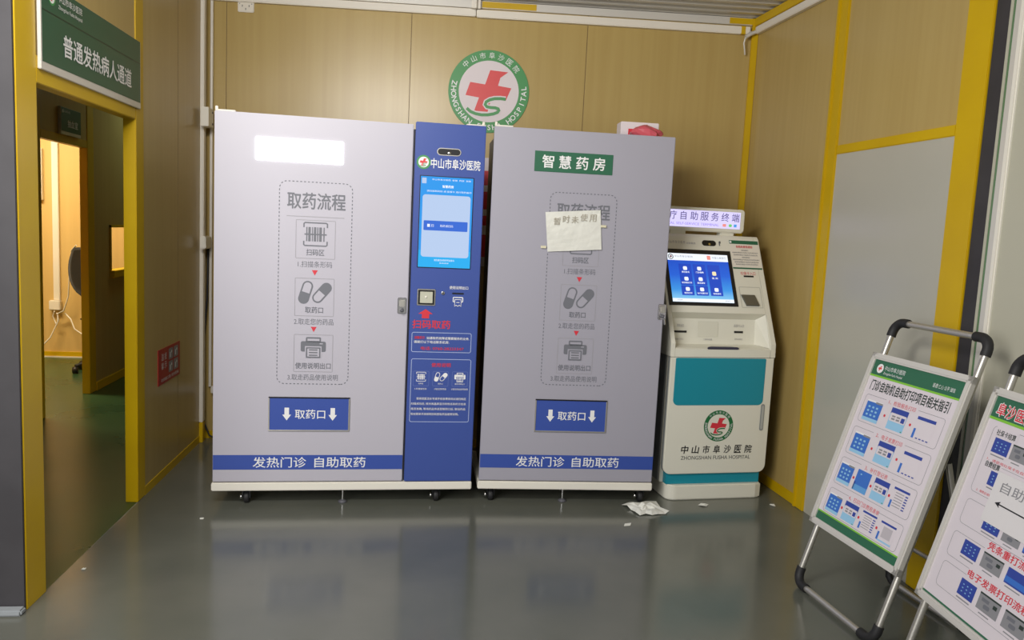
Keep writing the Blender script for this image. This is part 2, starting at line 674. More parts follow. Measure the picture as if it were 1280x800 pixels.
cable_trunk('cable_trunking', 'white cable trunking along the top of the back wall, left piece above the grey machine', [(0.03, 1.628, -0.03, 0.0, 2.703, 2.748)], FB)
b = MB(FB)
b.box(1.632, 3.335, -0.034, 0.0, 2.698, 2.744, M_white_pvc, 0.004)
b.box(3.275, 3.305, -0.035, 0.0, 2.6975, 2.7445, M_yellow, 0.002)
tag(b.build('cable_trunking'), 'white cable trunking along the top of the back wall, right piece with a yellow daub', 'trunking')
cable_trunk('cable_trunking', 'white cable trunking running along the top of the right wall', [(0.035, 1.9, -0.032, 0.0, 2.700, 2.744)], FR)
b = MB(FB)
b.box(1.60, 1.632, -0.075, -0.035, 2.74, 2.80, M_white_pvc, 0.003)
b.box(1.60, 1.655, -0.05, -0.0345, 2.745, 2.80, M_white_pvc, 0.002)
tag(b.build('hanger_bracket'), 'short white bracket where the two back trunkings meet under the roof', 'bracket')
# torn cable end in the right corner
b = MB(FB)
b.tube([(3.33, -0.045, 2.715), (3.318, -0.05, 2.69), (3.30, -0.05, 2.672), (3.295, -0.045, 2.64), (3.305, -0.04, 2.60), (3.312, -0.03, 2.575)], 0.005, M_alu_white, 6)
b.tube([(3.36, -0.05, 2.71), (3.33, -0.055, 2.695), (3.30, -0.055, 2.675)], 0.012, M_alu_white, 8)
tag(b.build('cable_end'), 'loose grey cable end hanging in the right ceiling corner', 'cable')

# vertical trunking and pipe in the left corner
b = MB(FL)
b.box(2.175, 2.225, -0.022, 0.0, 0.13, 2.79, M_white_pvc, 0.004)
t = tag(b.build('corner_trunking'), 'white upright cable trunking in the left corner with a yellow foot', 'trunking')
b = MB(FL)
b.box(2.175, 2.225, -0.022, 0.0, 0.0, 0.13, M_yellow, 0.003)
b.build('painted_foot', t)
b = MB(FB)
b.tube([(0.042, -0.018, 0.34), (0.042, -0.018, 1.2), (0.042, -0.018, 2.70)], 0.0095, M_white_pvc, 10)
tag(b.build('conduit_pipe'), 'thin white conduit pipe beside the corner trunking on the back wall', 'pipe')
b = MB(FB)
b.tube([(0.03, -0.03, 1.25), (0.026, -0.032, 0.9), (0.012, -0.060, 0.6), (0.016, -0.060, 0.38), (0.018, -0.060, 0.12), (0.05, -0.05, 0.03), (0.09, -0.06, 0.012)], 0.006, M_rubber, 8)
tag(b.build('power_cable'), 'black cable hanging down the left corner behind the grey machine', 'cable')
cable_trunk('cable_trunking', 'short white horizontal trunking low on the back wall left of the grey machine', [(0.053, 0.45, -0.042, 0.0, 0.30, 0.345)], FB)
b = MB(FL)
b.box(2.10, 2.215, -0.068, -0.0225, 1.94, 2.052, M_cream, 0.003)
t = tag(b.build('junction_box'), 'cream steel junction box high on the left corner trunking', 'junction box')
b = MB(FL)
b.box(2.215, 2.222, -0.062, -0.024, 1.955, 2.035, M_body_dark)
b.build('side_plate', t)
for zz in (1.962, 2.03):
    b = MB(FL)
    b.lathe([(0, -0.0715), (0.006, -0.0715), (0.007, -0.068)], 2.19, 0, zz, M_body_dark, 10, axis='y')
    b.build('screw', t)
b = MB(FL)
b.box(2.10, 2.23, -0.055, -0.0225, 1.215, 1.292, M_cream, 0.006)
tag(b.build('junction_box'), 'small white junction box halfway up the left corner trunking', 'junction box')

# wall socket at the top edge of the picture
t = thing('wall_socket', 'white socket plate on the back wall high above the grey machine', 'socket', FB @ Vector((0.24, 0, 2.695)), AB)
MBs = MB()
MBs.box(-0.048, 0.048, -0.012, 0.0, -0.048, 0.048, M_white_pvc, 0.004)
MBs.build('plate', t)
b = MB(frame=lambda u, v, w: (u, -0.0122 - w, v))
for (a, c) in ((-0.012, 0.022), (0.012, 0.022)):
    b.rect(a - 0.002, a + 0.002, c - 0.007, c + 0.007, M_black)
for (a, c, r) in ((-0.02, -0.012, 0.5), (0.02, -0.012, -0.5), (0, -0.03, 0)):
    b.rect(a - 0.002, a + 0.002, c - 0.006, c + 0.006, M_black)
b.disc(-0.036, 0, 0.003, M_print_grey)
b.disc(0.036, 0, 0.003, M_print_grey)
b.build('socket_holes', t)


# ------------------------------------------------------------------ hospital emblem drawing
def emblem(b, cu, cv, R, lay=2, ring=None, red=None, white=None, letters=True, swoosh=True):
    ring = ring or M_emb_green
    red = red or M_emb_red
    white = white or M_pinkwhite
    n = 64
    circ = lambda r: [(cu + r * R * cos(2 * pi * i / n), cv + r * R * sin(2 * pi * i / n)) for i in range(n)]
    b.flat(circ(0.745), white, lay)
    b.band(circ(1.0), circ(0.745), ring, lay)
    cross = [(.015, .519), (.46, .49), (.273, .347), (.223, .154), (.555, .11), (.436, -.187), (.08, -.148), (-.009, -.493), (-.344, -.484), (-.237, -.157), (-.573, -.113), (-.469, .208), (-.098, .169)]
    b.flat([(cu + x * R, cv + y * R) for x, y in cross], red, lay + 1)
    if swoosh:
        P = [(.43, -.165), (.30, -.155), (.15, -.165), (.03, -.20), (-.055, -.255), (-.075, -.32), (-.03, -.37), (.07, -.385), (.18, -.385), (.255, -.405), (.275, -.445), (.235, -.495), (.14, -.535), (0, -.565), (-.15, -.575), (-.30, -.555), (-.43, -.51), (-.53, -.43)]
        pp = [(cu + x * R, cv + y * R) for x, y in P]
        b.stroke(pp, 0.135 * R, white, lay + 2)
        b.stroke(pp, 0.075 * R, ring, lay + 3)
    if letters:
        top = '中山市阜沙医院'
        for i, ch in enumerate(top):
            a = radians(133 - i * 15.3)
            b.text(ch, cu + 0.872 * R * cos(a), cv + 0.872 * R * sin(a), 0.15 * R, M_white, lay=lay + 1, rot=a - pi / 2)
        bot = 'ZHONGSHAN FUSHA HOSPITAL'
        for i, ch in enumerate(bot):
            if ch == ' ':
                continue
            a = radians(169 + i * (199.0 / (len(bot) - 1)))
            b.text(ch, cu + 0.872 * R * cos(a), cv + 0.872 * R * sin(a), 0.125 * R, M_white, lay=lay + 1, rot=a + pi / 2, bold=0.012)


t = thing('wall_emblem', 'round green and white emblem with red cross on back wall above the machines', 'emblem', FB @ Vector((1.727, 0, 2.264)), AB)
b = MB()
b.lathe([(0.0, -0.006), (0.249, -0.006), (0.251, -0.004), (0.251, 0.0)], 0, 0, 0, M_emb_green, 64, axis='y')
b.build('disc', t)
b = MB(frame=lambda u, v, w: (u, -0.0062 - w, v))
emblem(b, 0, 0, 0.25, 1)
b.build('printed_emblem', t)

# poster sliver on the back wall seen between the two machines
t = thing('wall_poster', 'red and white notice on the back wall seen in the gap between the machines', 'poster', FB @ Vector((1.86, 0, 1.52)), AB)
b = MB()
b.box(-0.19, 0.19, -0.004, 0.0, -0.34, 0.34, M_card_white)
b.build('board', t)
b = MB(frame=lambda u, v, w: (u, -0.0042 - w, v))
b.rect(-0.16, 0.16, 0.17, 0.26, M_red)
b.rect(-0.16, 0.16, 0.02, 0.13, M_red)
b.rect(-0.16, 0.16, -0.08, -0.02, M_red)
b.rect(-0.16, 0.16, -0.28, -0.14, M_red)
b.build('print', t)

# box and red bag lying on top of the second machine
t = thing('cardboard_box', 'white carton standing on top of the right grey machine', 'box', (1.09, 4.15, 1.9015), radians(-2))
b = MB()
b.box(-0.0, 0.205, 0.0, 0.10, 0.0, 0.116, M_card_white, 0.003)
b.build('carton', t)
b = MB()
b.box(0.04, 0.17, -0.0012, 0.0, 0.02, 0.08, M_red)
b.build('printed_label', t)
b = MB()
NU, NV = 16, 8
vs, fs = [], []
for j in range(NV + 1):
    for i in range(NU):
        th = 2 * pi * i / NU
        ph = pi * j / NV
        k = 1 + 0.18 * random.uniform(-1, 1)
        x = 0.088 * sin(ph) * cos(th) * k
        y = 0.06 * sin(ph) * sin(th) * k
        z = 0.048 + 0.047 * cos(ph) * (0.75 + 0.25 * cos(th + 2.4)) if j < NV else 0.0
        z = max(z, 0.001)
        vs.append((x, y, z))
for j in range(NV):
    for i in range(NU):
        i2 = (i + 1) % NU
        fs.append([j * NU + i, (j + 1) * NU + i, (j + 1) * NU + i2, j * NU + i2])
b.add(vs, fs, M_red_bag)
o = tag(b.build('plastic_bag'), 'crumpled red plastic bag in front of the white carton on the right machine', 'bag')
o.location = (1.207, 4.065, 1.9015)

# ------------------------------------------------------------------ signs on the left wall
SL = frame(-1.3009, 2.85, AL)
t = thing('door_sign', 'wide green sign with white lettering above the left doorway', 'sign', FL @ Vector((0.15, -0.004, 1.895)), AL)
b = MB()
b.box(0.0, 0.975, -0.012, 0.0, 0.0, 0.305, M_alu_white, 0.002)
b.build('sign_frame', t)
b = MB(frame=lambda u, v, w: (u, -0.0122 - w, v))
b.rect(0.010, 0.967, 0.028, 0.303, M_sign_green, 1)
b.rect(0.014, 0.967, 0.2035, 0.206, M_black, 2)
emblem(b, 0.085, 0.262, 0.029, 2, ring=M_emb_green, white=M_white, letters=False, swoosh=False)
b.text('中山市阜沙医院', 0.235, 0.272, 0.026, M_white, w=0.20, lay=3)
b.text('Zhongshan Fusha Hospital', 0.235, 0.240, 0.018, M_white, w=0.20, lay=3)
b.text('普通发热病人通道', 0.51, 0.115, 0.078, M_white, w=0.68, lay=3, bold=0.012)
b.build('sign_face', t)

t = thing('room_sign', 'small green sign above the lit inner doorway', 'sign', FI @ Vector((5.87, -0.001, 1.925)), AI)
b = MB()
b.box(0, 0.335, -0.02, 0.0, 0.0, 0.185, M_alu_white, 0.002)
b.build('sign_frame', t)
b = MB(frame=lambda u, v, w: (u, -0.0202 - w, v))
b.rect(0.004, 0.331, 0.022, 0.183, M_sign_green, 1)
b.disc(0.03, 0.158, 0.012, M_white, 2)
b.text('中山市阜沙医院', 0.10, 0.158, 0.016, M_white, w=0.10, lay=2)
b.text('抽血室', 0.19, 0.08, 0.05, M_white, w=0.17, lay=2, bold=0.01)
b.build('sign_face', t)

t = thing('wall_notice', 'small red notice low on the left wall beside the grey machine', 'notice', FL @ Vector((1.405, 0, 0.515)), AL)
b = MB()
b.box(0, 0.368, -0.003, 0.0, 0.0, 0.19, mat('notice_red', (170, 30, 36), 0.45))
b.build('board', t)
b = MB(frame=lambda u, v, w: (u, -0.0032 - w, v))
for k, ch in enumerate('温馨'):
    b.text(ch, 0.065, 0.145 - k * 0.048, 0.036, M_white, lay=1)
for k, ch in enumerate('提示'):
    b.text(ch, 0.115, 0.145 - k * 0.048, 0.036, M_white, lay=1)
for i in range(2):
    for j in range(2):
        b.rrect(0.165 + i * 0.09, 0.24 + i * 0.09, 0.045 + j * 0.07, 0.105 + j * 0.07, 0.008, M_photo_grey, 1)
        b.rect(0.185 + i * 0.09, 0.20 + i * 0.09, 0.055 + j * 0.07, 0.085 + j * 0.07, M_white, 2)
        b.disc(0.215 + i * 0.09, 0.085 + j * 0.07, 0.008, M_white, 2, 12)
b.text('请佩戴口罩 保持距离', 0.19, 0.022, 0.018, M_white, w=0.30, lay=1)
b.build('print', t)

# ================================================================== FIXTURES OF THE LIT ROOM
b = MB()
b.box(-3.312, -3.256, 7.915, 7.94, 0.55, CZ, M_white_pvc, 0.004)
tag(b.build('cable_trunking'), 'white upright trunking on the far wall of the lit room', 'trunking')
b = MB()
b.box(-3.343, -3.245, 7.885, 7.94, 0.458, 0.548, M_white_pvc, 0.006)
tag(b.build('socket_box'), 'white socket box at the foot of the trunking in the lit room', 'socket')
b = MB()
b.tube([(-3.27, 7.875, 0.43), (-3.26, 7.87, 0.425), (-3.20, 7.86, 0.46), (-3.15, 7.84, 0.6), (-3.12, 7.8, 0.85), (-3.06, 7.7, 1.04), (-2.98, 7.6, 1.09)], 0.006, M_white_pvc, 6)
b.tube([(-3.29, 7.875, 0.448), (-3.31, 7.89, 0.40), (-3.28, 7.88, 0.33), (-3.25, 7.87, 0.36), (-3.26, 7.87, 0.42), (-3.26, 7.875, 0.35), (-3.32, 7.85, 0.2), (-3.42, 7.82, 0.08), (-3.5, 7.8, 0.01)], 0.006, M_white_pvc, 6)
b.tube([(-3.20, 7.89, 0.43), (-3.14, 7.86, 0.38), (-3.10, 7.84, 0.29), (-3.03, 7.82, 0.25), (-2.9, 7.8, 0.24)], 0.006, M_white_pvc, 6)
tag(b.build('power_cable'), 'thin white cables trailing from the socket box in the lit room', 'cable')
b = MB()
b.box(-3.80, -3.392, 7.90, 7.94, 1.48, 1.96, M_white_pvc, 0.004)
tag(b.build('notice_board'), 'white board on the far wall of the lit room at the left door edge', 'board')
# office chair
t = thing('office_chair', 'black leather chair half hidden behind the inner doorway post', 'chair', (-2.775, 7.36, 0), radians(8))
b = MB()
nu, nv = 14, 14
vs, fs = [], []
for s in (0, 1):
    for j in range(nv + 1):
        vv = j / nv
        wd = 0.175 * math.sqrt(max(0.02, 1 - ((vv - 0.6) / 0.64) ** 2))
        for i in range(nu + 1):
            q = 2 * i / nu - 1
            edge = (1 - abs(q) ** 3)
            y = 0.10 * vv - 0.07 * q * q + (0.035 * edge if s else -0.03 * edge)
            vs.append((q * wd, y + 0.02, 0.66 + 0.42 * vv))
n1 = (nu + 1) * (nv + 1)
for s in (0, 1):
    for j in range(nv):
        for i in range(nu):
            a = s * n1 + j * (nu + 1) + i
            q = [a, a + 1, a + nu + 2, a + nu + 1]
            fs.append(q if s == 0 else q[::-1])
for j in range(nv):
    for i in (0, nu):
        a = j * (nu + 1) + i
        fs.append([a, a + nu + 1, a + nu + 1 + n1, a + n1])
for i in range(nu):
    for a in (i, nv * (nu + 1) + i):
        fs.append([a, a + 1, a + 1 + n1, a + n1])
b.add(vs, fs, M_leather, True)
b.build('backrest', t)
b = MB()
b.box(-0.02, 0.15, -0.30, 0.06, 0.45, 0.52, M_leather, 0.03, 3)
b.tube([(0.02, 0.03, 0.49), (0.01, 0.09, 0.52), (0.0, 0.09, 0.62), (0, 0.06, 0.74)], 0.014, M_black, 8)
b.build('seat', t)
b = MB()
b.cyl((0.05, -0.1, 0.10), (0.05, -0.1, 0.46), 0.025, M_chrome, 12)
b.build('post', t)
b = MB()
for k in range(5):
    a = 2 * pi * k / 5
    b.tube([(0.05, -0.1, 0.10), (0.16 * cos(a) + 0.05, -0.1 + 0.16 * sin(a), 0.062)], 0.018, M_black, 8)
    b.lathe([(0, -0.02), (0.03, -0.02), (0.03, 0.02), (0, 0.02)], 0.16 * cos(a) + 0.05, -0.1 + 0.16 * sin(a), 0.03, M_black, 10, axis='x')
b.build('star_base', t)


# ================================================================== ICONS
def icon_barcode(b, cu, cv, s, m, lay=2):
    """scan frame with a bar code; s = half size"""
    for sy in (1, -1):
        P = [(-s, sy * s * 0.6), (-s, sy * s * 0.92), (-s * 0.9, sy * s), (s * 0.9, sy * s), (s, sy * s * 0.92), (s, sy * s * 0.6)]
        b.stroke([(cu + x, cv + y) for x, y in P], s * 0.12, m, lay)
    for x, w in ((-0.75, .1), (-0.52, .2), (-0.27, .08), (-0.05, .2), (0.18, .1), (0.42, .22), (0.72, .1)):
        b.rect(cu + (x - w / 2) * s, cu + (x + w / 2) * s, cv - 0.62 * s, cv + 0.62 * s, m, lay)
    b.rect(cu - s * 0.95, cu + s * 0.95, cv - 0.06 * s, cv + 0.05 * s, m, lay + 1)


def pill(b, cu, cv, L, r, ang, m, bg, lay=2, flip=False):
    ca, sa = cos(ang), sin(ang)
    T = lambda pts: [(cu + x * ca - y * sa, cv + x * sa + y * ca) for x, y in pts]
    b.flat(T(rr(-r, r, -L, L, r, 8)), m, lay)
    k = r * 0.72
    half = [(k * cos(pi * i / 10), (L - r) + k * sin(pi * i / 10)) for i in range(11)] + [(-k, 0), (k, 0)]
    if flip:
        half = [(-x, -y) for x, y in half]
    b.flat(T(half), bg, lay + 1)


def icon_pills(b, cu, cv, s, m, bg, lay=2):
    pill(b, cu - 0.52 * s, cv, 0.72 * s, 0.32 * s, radians(-17), m, bg, lay)
    pill(b, cu + 0.45 * s, cv, 0.72 * s, 0.32 * s, radians(-40), m, bg, lay, True)


def icon_printer(b, cu, cv, s, m, bg, lay=2):
    b.flat([(cu + x * s, cv + y * s) for x, y in rr(-1, 1, -0.35, 0.5, 0.14)], m, lay)
    b.rline(cu - 0.6 * s, cu + 0.6 * s, cv + 0.42 * s, cv + 0.85 * s, 0.1 * s, 0.12 * s, m, lay)
    b.rect(cu - 0.66 * s, cu + 0.66 * s, cv - 0.86 * s, cv + 0.10 * s, bg, lay + 1)
    b.rline(cu - 0.58 * s, cu + 0.58 * s, cv - 0.86 * s, cv + 0.02 * s, 0.06 * s, 0.11 * s, m, lay + 2)
    for y in (-0.2, -0.42, -0.64):
        b.rect(cu - 0.34 * s, cu + 0.34 * s, cv + (y - 0.05) * s, cv + (y + 0.05) * s, m, lay + 2)
    b.rect(cu + 0.5 * s, cu + 0.75 * s, cv + 0.28 * s, cv + 0.36 * s, bg, lay + 1)


def arrow_down(b, cu, cv, w, h, m, lay=2):
    k = w * 0.26
    b.flat([(cu - k, cv + h / 2), (cu - k, cv - h * 0.05), (cu - w / 2, cv - h * 0.05), (cu, cv - h / 2), (cu + w / 2, cv - h * 0.05), (cu + k, cv - h * 0.05), (cu + k, cv + h / 2)][::-1], m, lay)


def tri_down(b, cu, cv, w, h, m, lay=2):
    b.flat([(cu - w / 2, cv + h / 2), (cu, cv - h / 2), (cu + w / 2, cv + h / 2)][::-1], m, lay)


def caster(t, x, y):
    b = MB()
    b.lathe([(0.0, 0.075), (0.022, 0.075), (0.022, 0.066), (0.0, 0.066)], x, y, 0, M_rubber, 14)
    b.box(x - 0.02, x - 0.015, y - 0.02, y + 0.025, 0.028, 0.066, M_black, 0.001)
    b.box(x + 0.015, x + 0.02, y - 0.02, y + 0.025, 0.028, 0.066, M_black, 0.001)
    c = b.build('caster', t)
    b = MB()
    b.lathe([(0.0, -0.013), (0.018, -0.013), (0.028, -0.012), (0.030, -0.006), (0.030, 0.006), (0.028, 0.012), (0.018, 0.013), (0.0, 0.013)], x, y, 0.030, M_rubber, 18, axis='x')
    b.lathe([(0.0, 0.0), (0.012, 0.0), (0.012, 0.012), (0.0, 0.013)], x - 0.033, y - 0.004, 0.032, M_chrome, 10, axis='x')
    b.build('wheel', c)


def foot(t, x, y):
    b = MB()
    b.cyl((x, y, 0.012), (x, y, 0.078), 0.005, M_chrome, 8)
    b.lathe([(0.0, 0.0), (0.022, 0.0), (0.022, 0.006), (0.008, 0.014), (0.0, 0.014)], x, y, 0, M_body_dark, 14)
    b.build('levelling_foot', t)


def latch(t, x, z, y=-0.0305, key=False):
    b = MB()
    b.box(x - 0.022, x + 0.022, y - 0.006, y, z - 0.04, z + 0.04, M_chrome, 0.003)
    b.box(x - 0.014, x + 0.014, y - 0.02, y - 0.006, z - 0.005, z + 0.03, M_alu, 0.004)
    lk = b.build('door_lock', t)
    b = MB()
    b.lathe([(0.0, -0.03), (0.009, -0.03), (0.010, -0.02), (0.010, -0.006)], x, y, z - 0.022, M_body_dark, 12, axis='y')
    b.build('lock_cylinder', lk)
    if key:
        b = MB()
        b.box(x - 0.002, x + 0.002, y - 0.055, y - 0.03, z - 0.027, z - 0.017, M_chrome, 0.0008)
        b.tube([(x, y - 0.05, z - 0.03), (x + 0.004, y - 0.05, z - 0.06)], 0.005, M_chrome, 8)
        b.build('key', lk)


def door_panel(t, w, dz, lit, h=1.905):
    """large grey front with header sign, printed steps, pick-up flap and band; front face at y=0"""
    b = MB()
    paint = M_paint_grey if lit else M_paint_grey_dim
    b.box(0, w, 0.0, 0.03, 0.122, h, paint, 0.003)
    dp = b.build('door_panel', t)
    F = lambda u, v, wv: (u, -0.0003 - wv, v)
    # header sign
    b = MB(frame=F)
    if lit:
        b.box(0.187, 0.590, -0.004, 0.0, 1.690, 1.797, M_lit, 0.002)
        b.rect(0.187, 0.200, 1.692, 1.795, M_lit_cyan, 7)
        o = b.build('lit_sign', dp)
        o['label'] = 'glowing white light box sign'
    else:
        b.box(0.207, 0.605, -0.003, 0.0, 1.717, 1.818, M_green, 0.001)
        for k, ch in enumerate('智慧药房'):
            b.text(ch, 0.275 + k * 0.0865, 1.768, 0.062, M_white, lay=5, bold=0.012)
        o = b.build('header_sign', dp)
        o['label'] = 'green header sign with white lettering'
    # printed flow chart
    b = MB(frame=F)
    z = lambda q: q + dz
    b.dashes(0.297, 0.638, z(0.618), z(1.60), 0.035, 0.0042, 0.009, M_print_grey, 1)
    b.text('取药流程', 0.470, z(1.510), 0.077, M_print_grey, w=0.272, lay=1, bold=0.012)
    b.rect(0.332, 0.602, z(1.434), z(1.437), M_print_light, 1)
    for zc, cap, txt in ((1.327, '扫码区', '1.扫描条形码'), (1.047, '取药口', '2.取走您的药品'), (0.771, '使用说明出口', '3.取走药品使用说明')):
        b.rline(0.375, 0.562, z(zc - 0.093), z(zc + 0.093), 0.004, 0.0025, M_print_light, 1)
        b.text(cap, 0.468, z(zc - 0.062), 0.030, M_print_grey, w=0.027 * len(cap) * 1.05, lay=1, bold=0.01)
        b.text(txt, 0.468, z(zc - 0.120), 0.030, M_print_grey, w=0.0265 * (len(txt) - 0.9), lay=1)
    icon_barcode(b, 0.468, z(1.352), 0.055, M_print_grey, 1)
    icon_pills(b, 0.468, z(1.070), 0.080, M_print_grey, paint, 1)
    icon_printer(b, 0.468, z(0.800), 0.060, M_print_grey, paint, 1)
    for zt in (1.166, 0.889):
        tri_down(b, 0.468, z(zt), 0.028, 0.026, M_red, 1)
    b.build('printed_steps', dp)
    # pick-up flap
    u0, u1, v0, v1 = (0.266, 0.645, 0.387, 0.546) if lit else (0.281, 0.648, 0.393, 0.553)
    b = MB()
    for q in ((u0 - 0.006, u1 + 0.006, v1, v1 + 0.006), (u0 - 0.006, u1 + 0.006, v0 - 0.006, v0), (u0 - 0.006, u0, v0, v1), (u1, u1 + 0.006, v0, v1)):
        b.box(q[0], q[1], -0.008, 0.0, q[2], q[3], M_black if q[3] > v1 else M_alu, 0.0015)
    fr = b.build('flap_frame', dp)
    b = MB(frame=lambda u, v, wv: (u, -0.0042 - wv, v))
    b.box(u0, u1, -0.004, 0.0, v0, v1, M_band, 0.0)
    cu, cv = (u0 + u1) / 2, (v0 + v1) / 2
    b.text('取药口', cu + 0.004, cv, 0.046, M_white, w=0.145, lay=1, bold=0.008)
    arrow_down(b, cu - 0.108, cv, 0.042, 0.064, M_white, 1)
    arrow_down(b, cu + 0.113, cv, 0.042, 0.064, M_white, 1)
    b.build('pick_up_flap', fr)
    # band
    v0, v1 = (0.184, 0.258) if lit else (0.190, 0.262)
    b = MB(frame=F)
    b.rect(0.0015, w - 0.0015, v0, v1, M_band, 1)
    b.text('发热门诊', 0.182 + 0.135, (v0 + v1) / 2, 0.053, M_white, w=0.255, lay=2, bold=0.006)
    b.text('自助取药', 0.490 + 0.120, (v0 + v1) / 2, 0.053, M_white, w=0.25, lay=2, bold=0.006)
    b.build('lettered_band', dp)
    return dp


def base(t, w, depth, casters, feet):
    b = MB()
    b.box(-0.006, w + 0.004, -0.004, depth, 0.076, 0.117, M_cream, 0.004)
    b.build('base_rail', t)
    for x, y in casters:
        caster(t, x, y)
    for x, y in feet:
        foot(t, x, y)


def corner_bracket(t, x, z, s=1):
    b = MB()
    b.box(x - 0.006, x + 0.006, 0.006, 0.018, z, z + 0.022, M_white_pvc, 0.002)
    b.box(min(x, x + s * 0.085), max(x, x + s * 0.085), 0.004, 0.03, z, z + 0.007, M_white_pvc, 0.002)
    b.build('top_bracket', t)


# ---- machine 1
t = thing('medicine_dispenser', 'grey dispensing machine on casters with blue screen column and glowing sign', 'dispensing machine', (-0.9155, 3.897, 0), radians(2.18))
b = MB()
b.box(0.02, 1.255, 0.03, 0.56, 0.117, 1.885, M_body_dark, 0.004)
b.build('cabinet_body', t)
base(t, 1.274, 0.56, [(0.155, 0.05), (1.10, 0.05), (0.155, 0.50), (1.10, 0.50)], [(0.625, 0.04)])
dp = door_panel(t, 0.921, 0.0, True)
latch(dp, 0.892, 1.02, y=0.0)
corner_bracket(t, 0.008, 1.905)
corner_bracket(t, 1.262, 1.918, -1)
b = MB()
b.box(0.931, 1.274, -0.008, 0.03, 0.122, 1.918, M_blue, 0.003)
cp = b.build('control_column', t)
X0 = 0.9155 + 0.003
F = lambda u, v, w: (u + X0, -0.0083 - w, v)
M_light_blue_line = mat('pale_blue_print', (176, 190, 226), 0.5)
# camera bar
b = MB()
b.prism([(p[0] + X0, p[1]) for p in rr(0.118, 0.236, 1.764, 1.800, 0.018)], -0.0105, -0.008, M_alu, 'y')
b.prism([(p[0] + X0, p[1]) for p in rr(0.122, 0.232, 1.768, 1.796, 0.014)], -0.012, -0.0085, M_black, 'y')
cb = b.build('camera_bar', cp)
b = MB()
b.lathe([(0.0, -0.0145), (0.007, -0.0145), (0.009, -0.0125), (0.009, -0.0118)], X0 + 0.178, 0, 1.777, M_chrome, 14, axis='y')
b.build('camera_lens', cb)
b = MB(frame=F)
emblem(b, 0.055, 1.727, 0.034, 1, ring=M_emb_green, white=M_white, letters=False)
b.text('中山市阜沙医院', 0.212, 1.724, 0.048, M_white, w=0.243, lay=1, bold=0.01)
b.build('name_lettering', cp)
# touch screen
b = MB()
b.box(X0 + 0.040, X0 + 0.306, -0.011, -0.008, 1.213, 1.664, M_black, 0.001)
ts = b.build('touch_screen', cp)
b = MB(frame=lambda u, v, w: (u + X0, -0.0112 - w, v))
b.rect(0.044, 0.302, 1.217, 1.660, M_scr_cyan, 1)
b.rect(0.044, 0.302, 1.217, 1.300, M_scr_cyan2, 2)
b.rrect(0.056, 0.292, 1.268, 1.572, 0.014, M_scr_pale, 3)
b.rrect(0.065, 0.282, 1.398, 1.446, 0.004, M_scr_blue, 4)
b.text('取药请扫码', 0.178, 1.422, 0.012, M_scr_white, lay=5)
b.rect(0.083, 0.096, 1.415, 1.429, M_scr_white, 5)
b.text('扫', 0.108, 1.422, 0.014, M_scr_white, lay=5)
b.text('智慧药房', 0.178, 1.614, 0.013, M_scr_white, lay=4, bold=0.02)
b.text('请扫描取药码 或 医保卡 进行取药操作', 0.185, 1.590, 0.009, M_scr_white, w=0.22, lay=4)
b.text('中山市阜沙医院  智慧  药房  自助', 0.195, 1.646, 0.008, M_scr_white, w=0.19, lay=4)
b.text('请扫描您的取药凭证条码', 0.172, 1.253, 0.010, M_scr_white, w=0.10, lay=4)
b.text('技术支持', 0.172, 1.239, 0.007, M_scr_white, w=0.045, lay=4)
b.rrect(0.050, 0.072, 1.625, 1.652, 0.003, M_scr_pale, 4)
b.build('display', ts)
# scanner window
b = MB()
b.box(X0 + 0.046, X0 + 0.137, -0.013, -0.008, 1.025, 1.108, M_alu, 0.004)
b.box(X0 + 0.051, X0 + 0.132, -0.0145, -0.0125, 1.030, 1.103, M_black, 0.001)
b.box(X0 + 0.060, X0 + 0.123, -0.0155, -0.014, 1.038, 1.095, mat('scanner_window', (196, 196, 178), 0.25), 0.001)
sc = b.build('code_scanner', cp)
b = MB()
b.lathe([(0.0, -0.0175), (0.006, -0.0175), (0.006, -0.0155)], X0 + 0.09, 0, 1.068, M_cream, 12, axis='y')
b.build('scanner_lens', sc)
b = MB()
b.lathe([(0.0, -0.012), (0.006, -0.0125), (0.009, -0.012), (0.0095, -0.008)], X0 + 0.1735, 0, 1.090, M_chrome, 16, axis='y')
b.lathe([(0.0, -0.0135), (0.004, -0.0135), (0.004, -0.0122)], X0 + 0.1735, 0, 1.090, M_black, 12, axis='y')
b.build('round_lock', cp)
b = MB()
b.box(X0 + 0.220, X0 + 0.278, -0.0095, -0.008, 1.086, 1.094, M_black, 0.001)
b.build('receipt_slot', cp)
# printing on the column
b = MB(frame=F)
b.text('使用说明出口', 0.252, 1.119, 0.016, M_white, w=0.094, lay=1, bold=0.01)
rc = (0.250, 1.048)
b.rline(rc[0] - 0.026, rc[0] + 0.026, rc[1] - 0.002, rc[1] + 0.025, 0.005, 0.0045, M_white, 1)
b.rect(rc[0] - 0.016, rc[0] + 0.016, rc[1] - 0.02, rc[1] + 0.012, M_blue, 2)
b.stroke([(rc[0] - 0.016, rc[1] + 0.012), (rc[0] - 0.016, rc[1] - 0.022), (rc[0] - 0.008, rc[1] - 0.016), (rc[0], rc[1] - 0.022), (rc[0] + 0.008, rc[1] - 0.016), (rc[0] + 0.016, rc[1] - 0.022), (rc[0] + 0.016, rc[1] + 0.012), (rc[0] - 0.016, rc[1] + 0.012)], 0.0035, M_white, 3)
b.rect(rc[0] - 0.008, rc[0] + 0.008, rc[1] - 0.004, rc[1] - 0.001, M_white, 3)
ax, ay = 0.091, 0.985
b.flat([(ax - 0.018, ay - 0.024), (ax + 0.018, ay - 0.024), (ax + 0.018, ay - 0.002), (ax + 0.036, ay - 0.002), (ax, ay + 0.022), (ax - 0.036, ay - 0.002), (ax - 0.018, ay - 0.002)], M_red, 1)
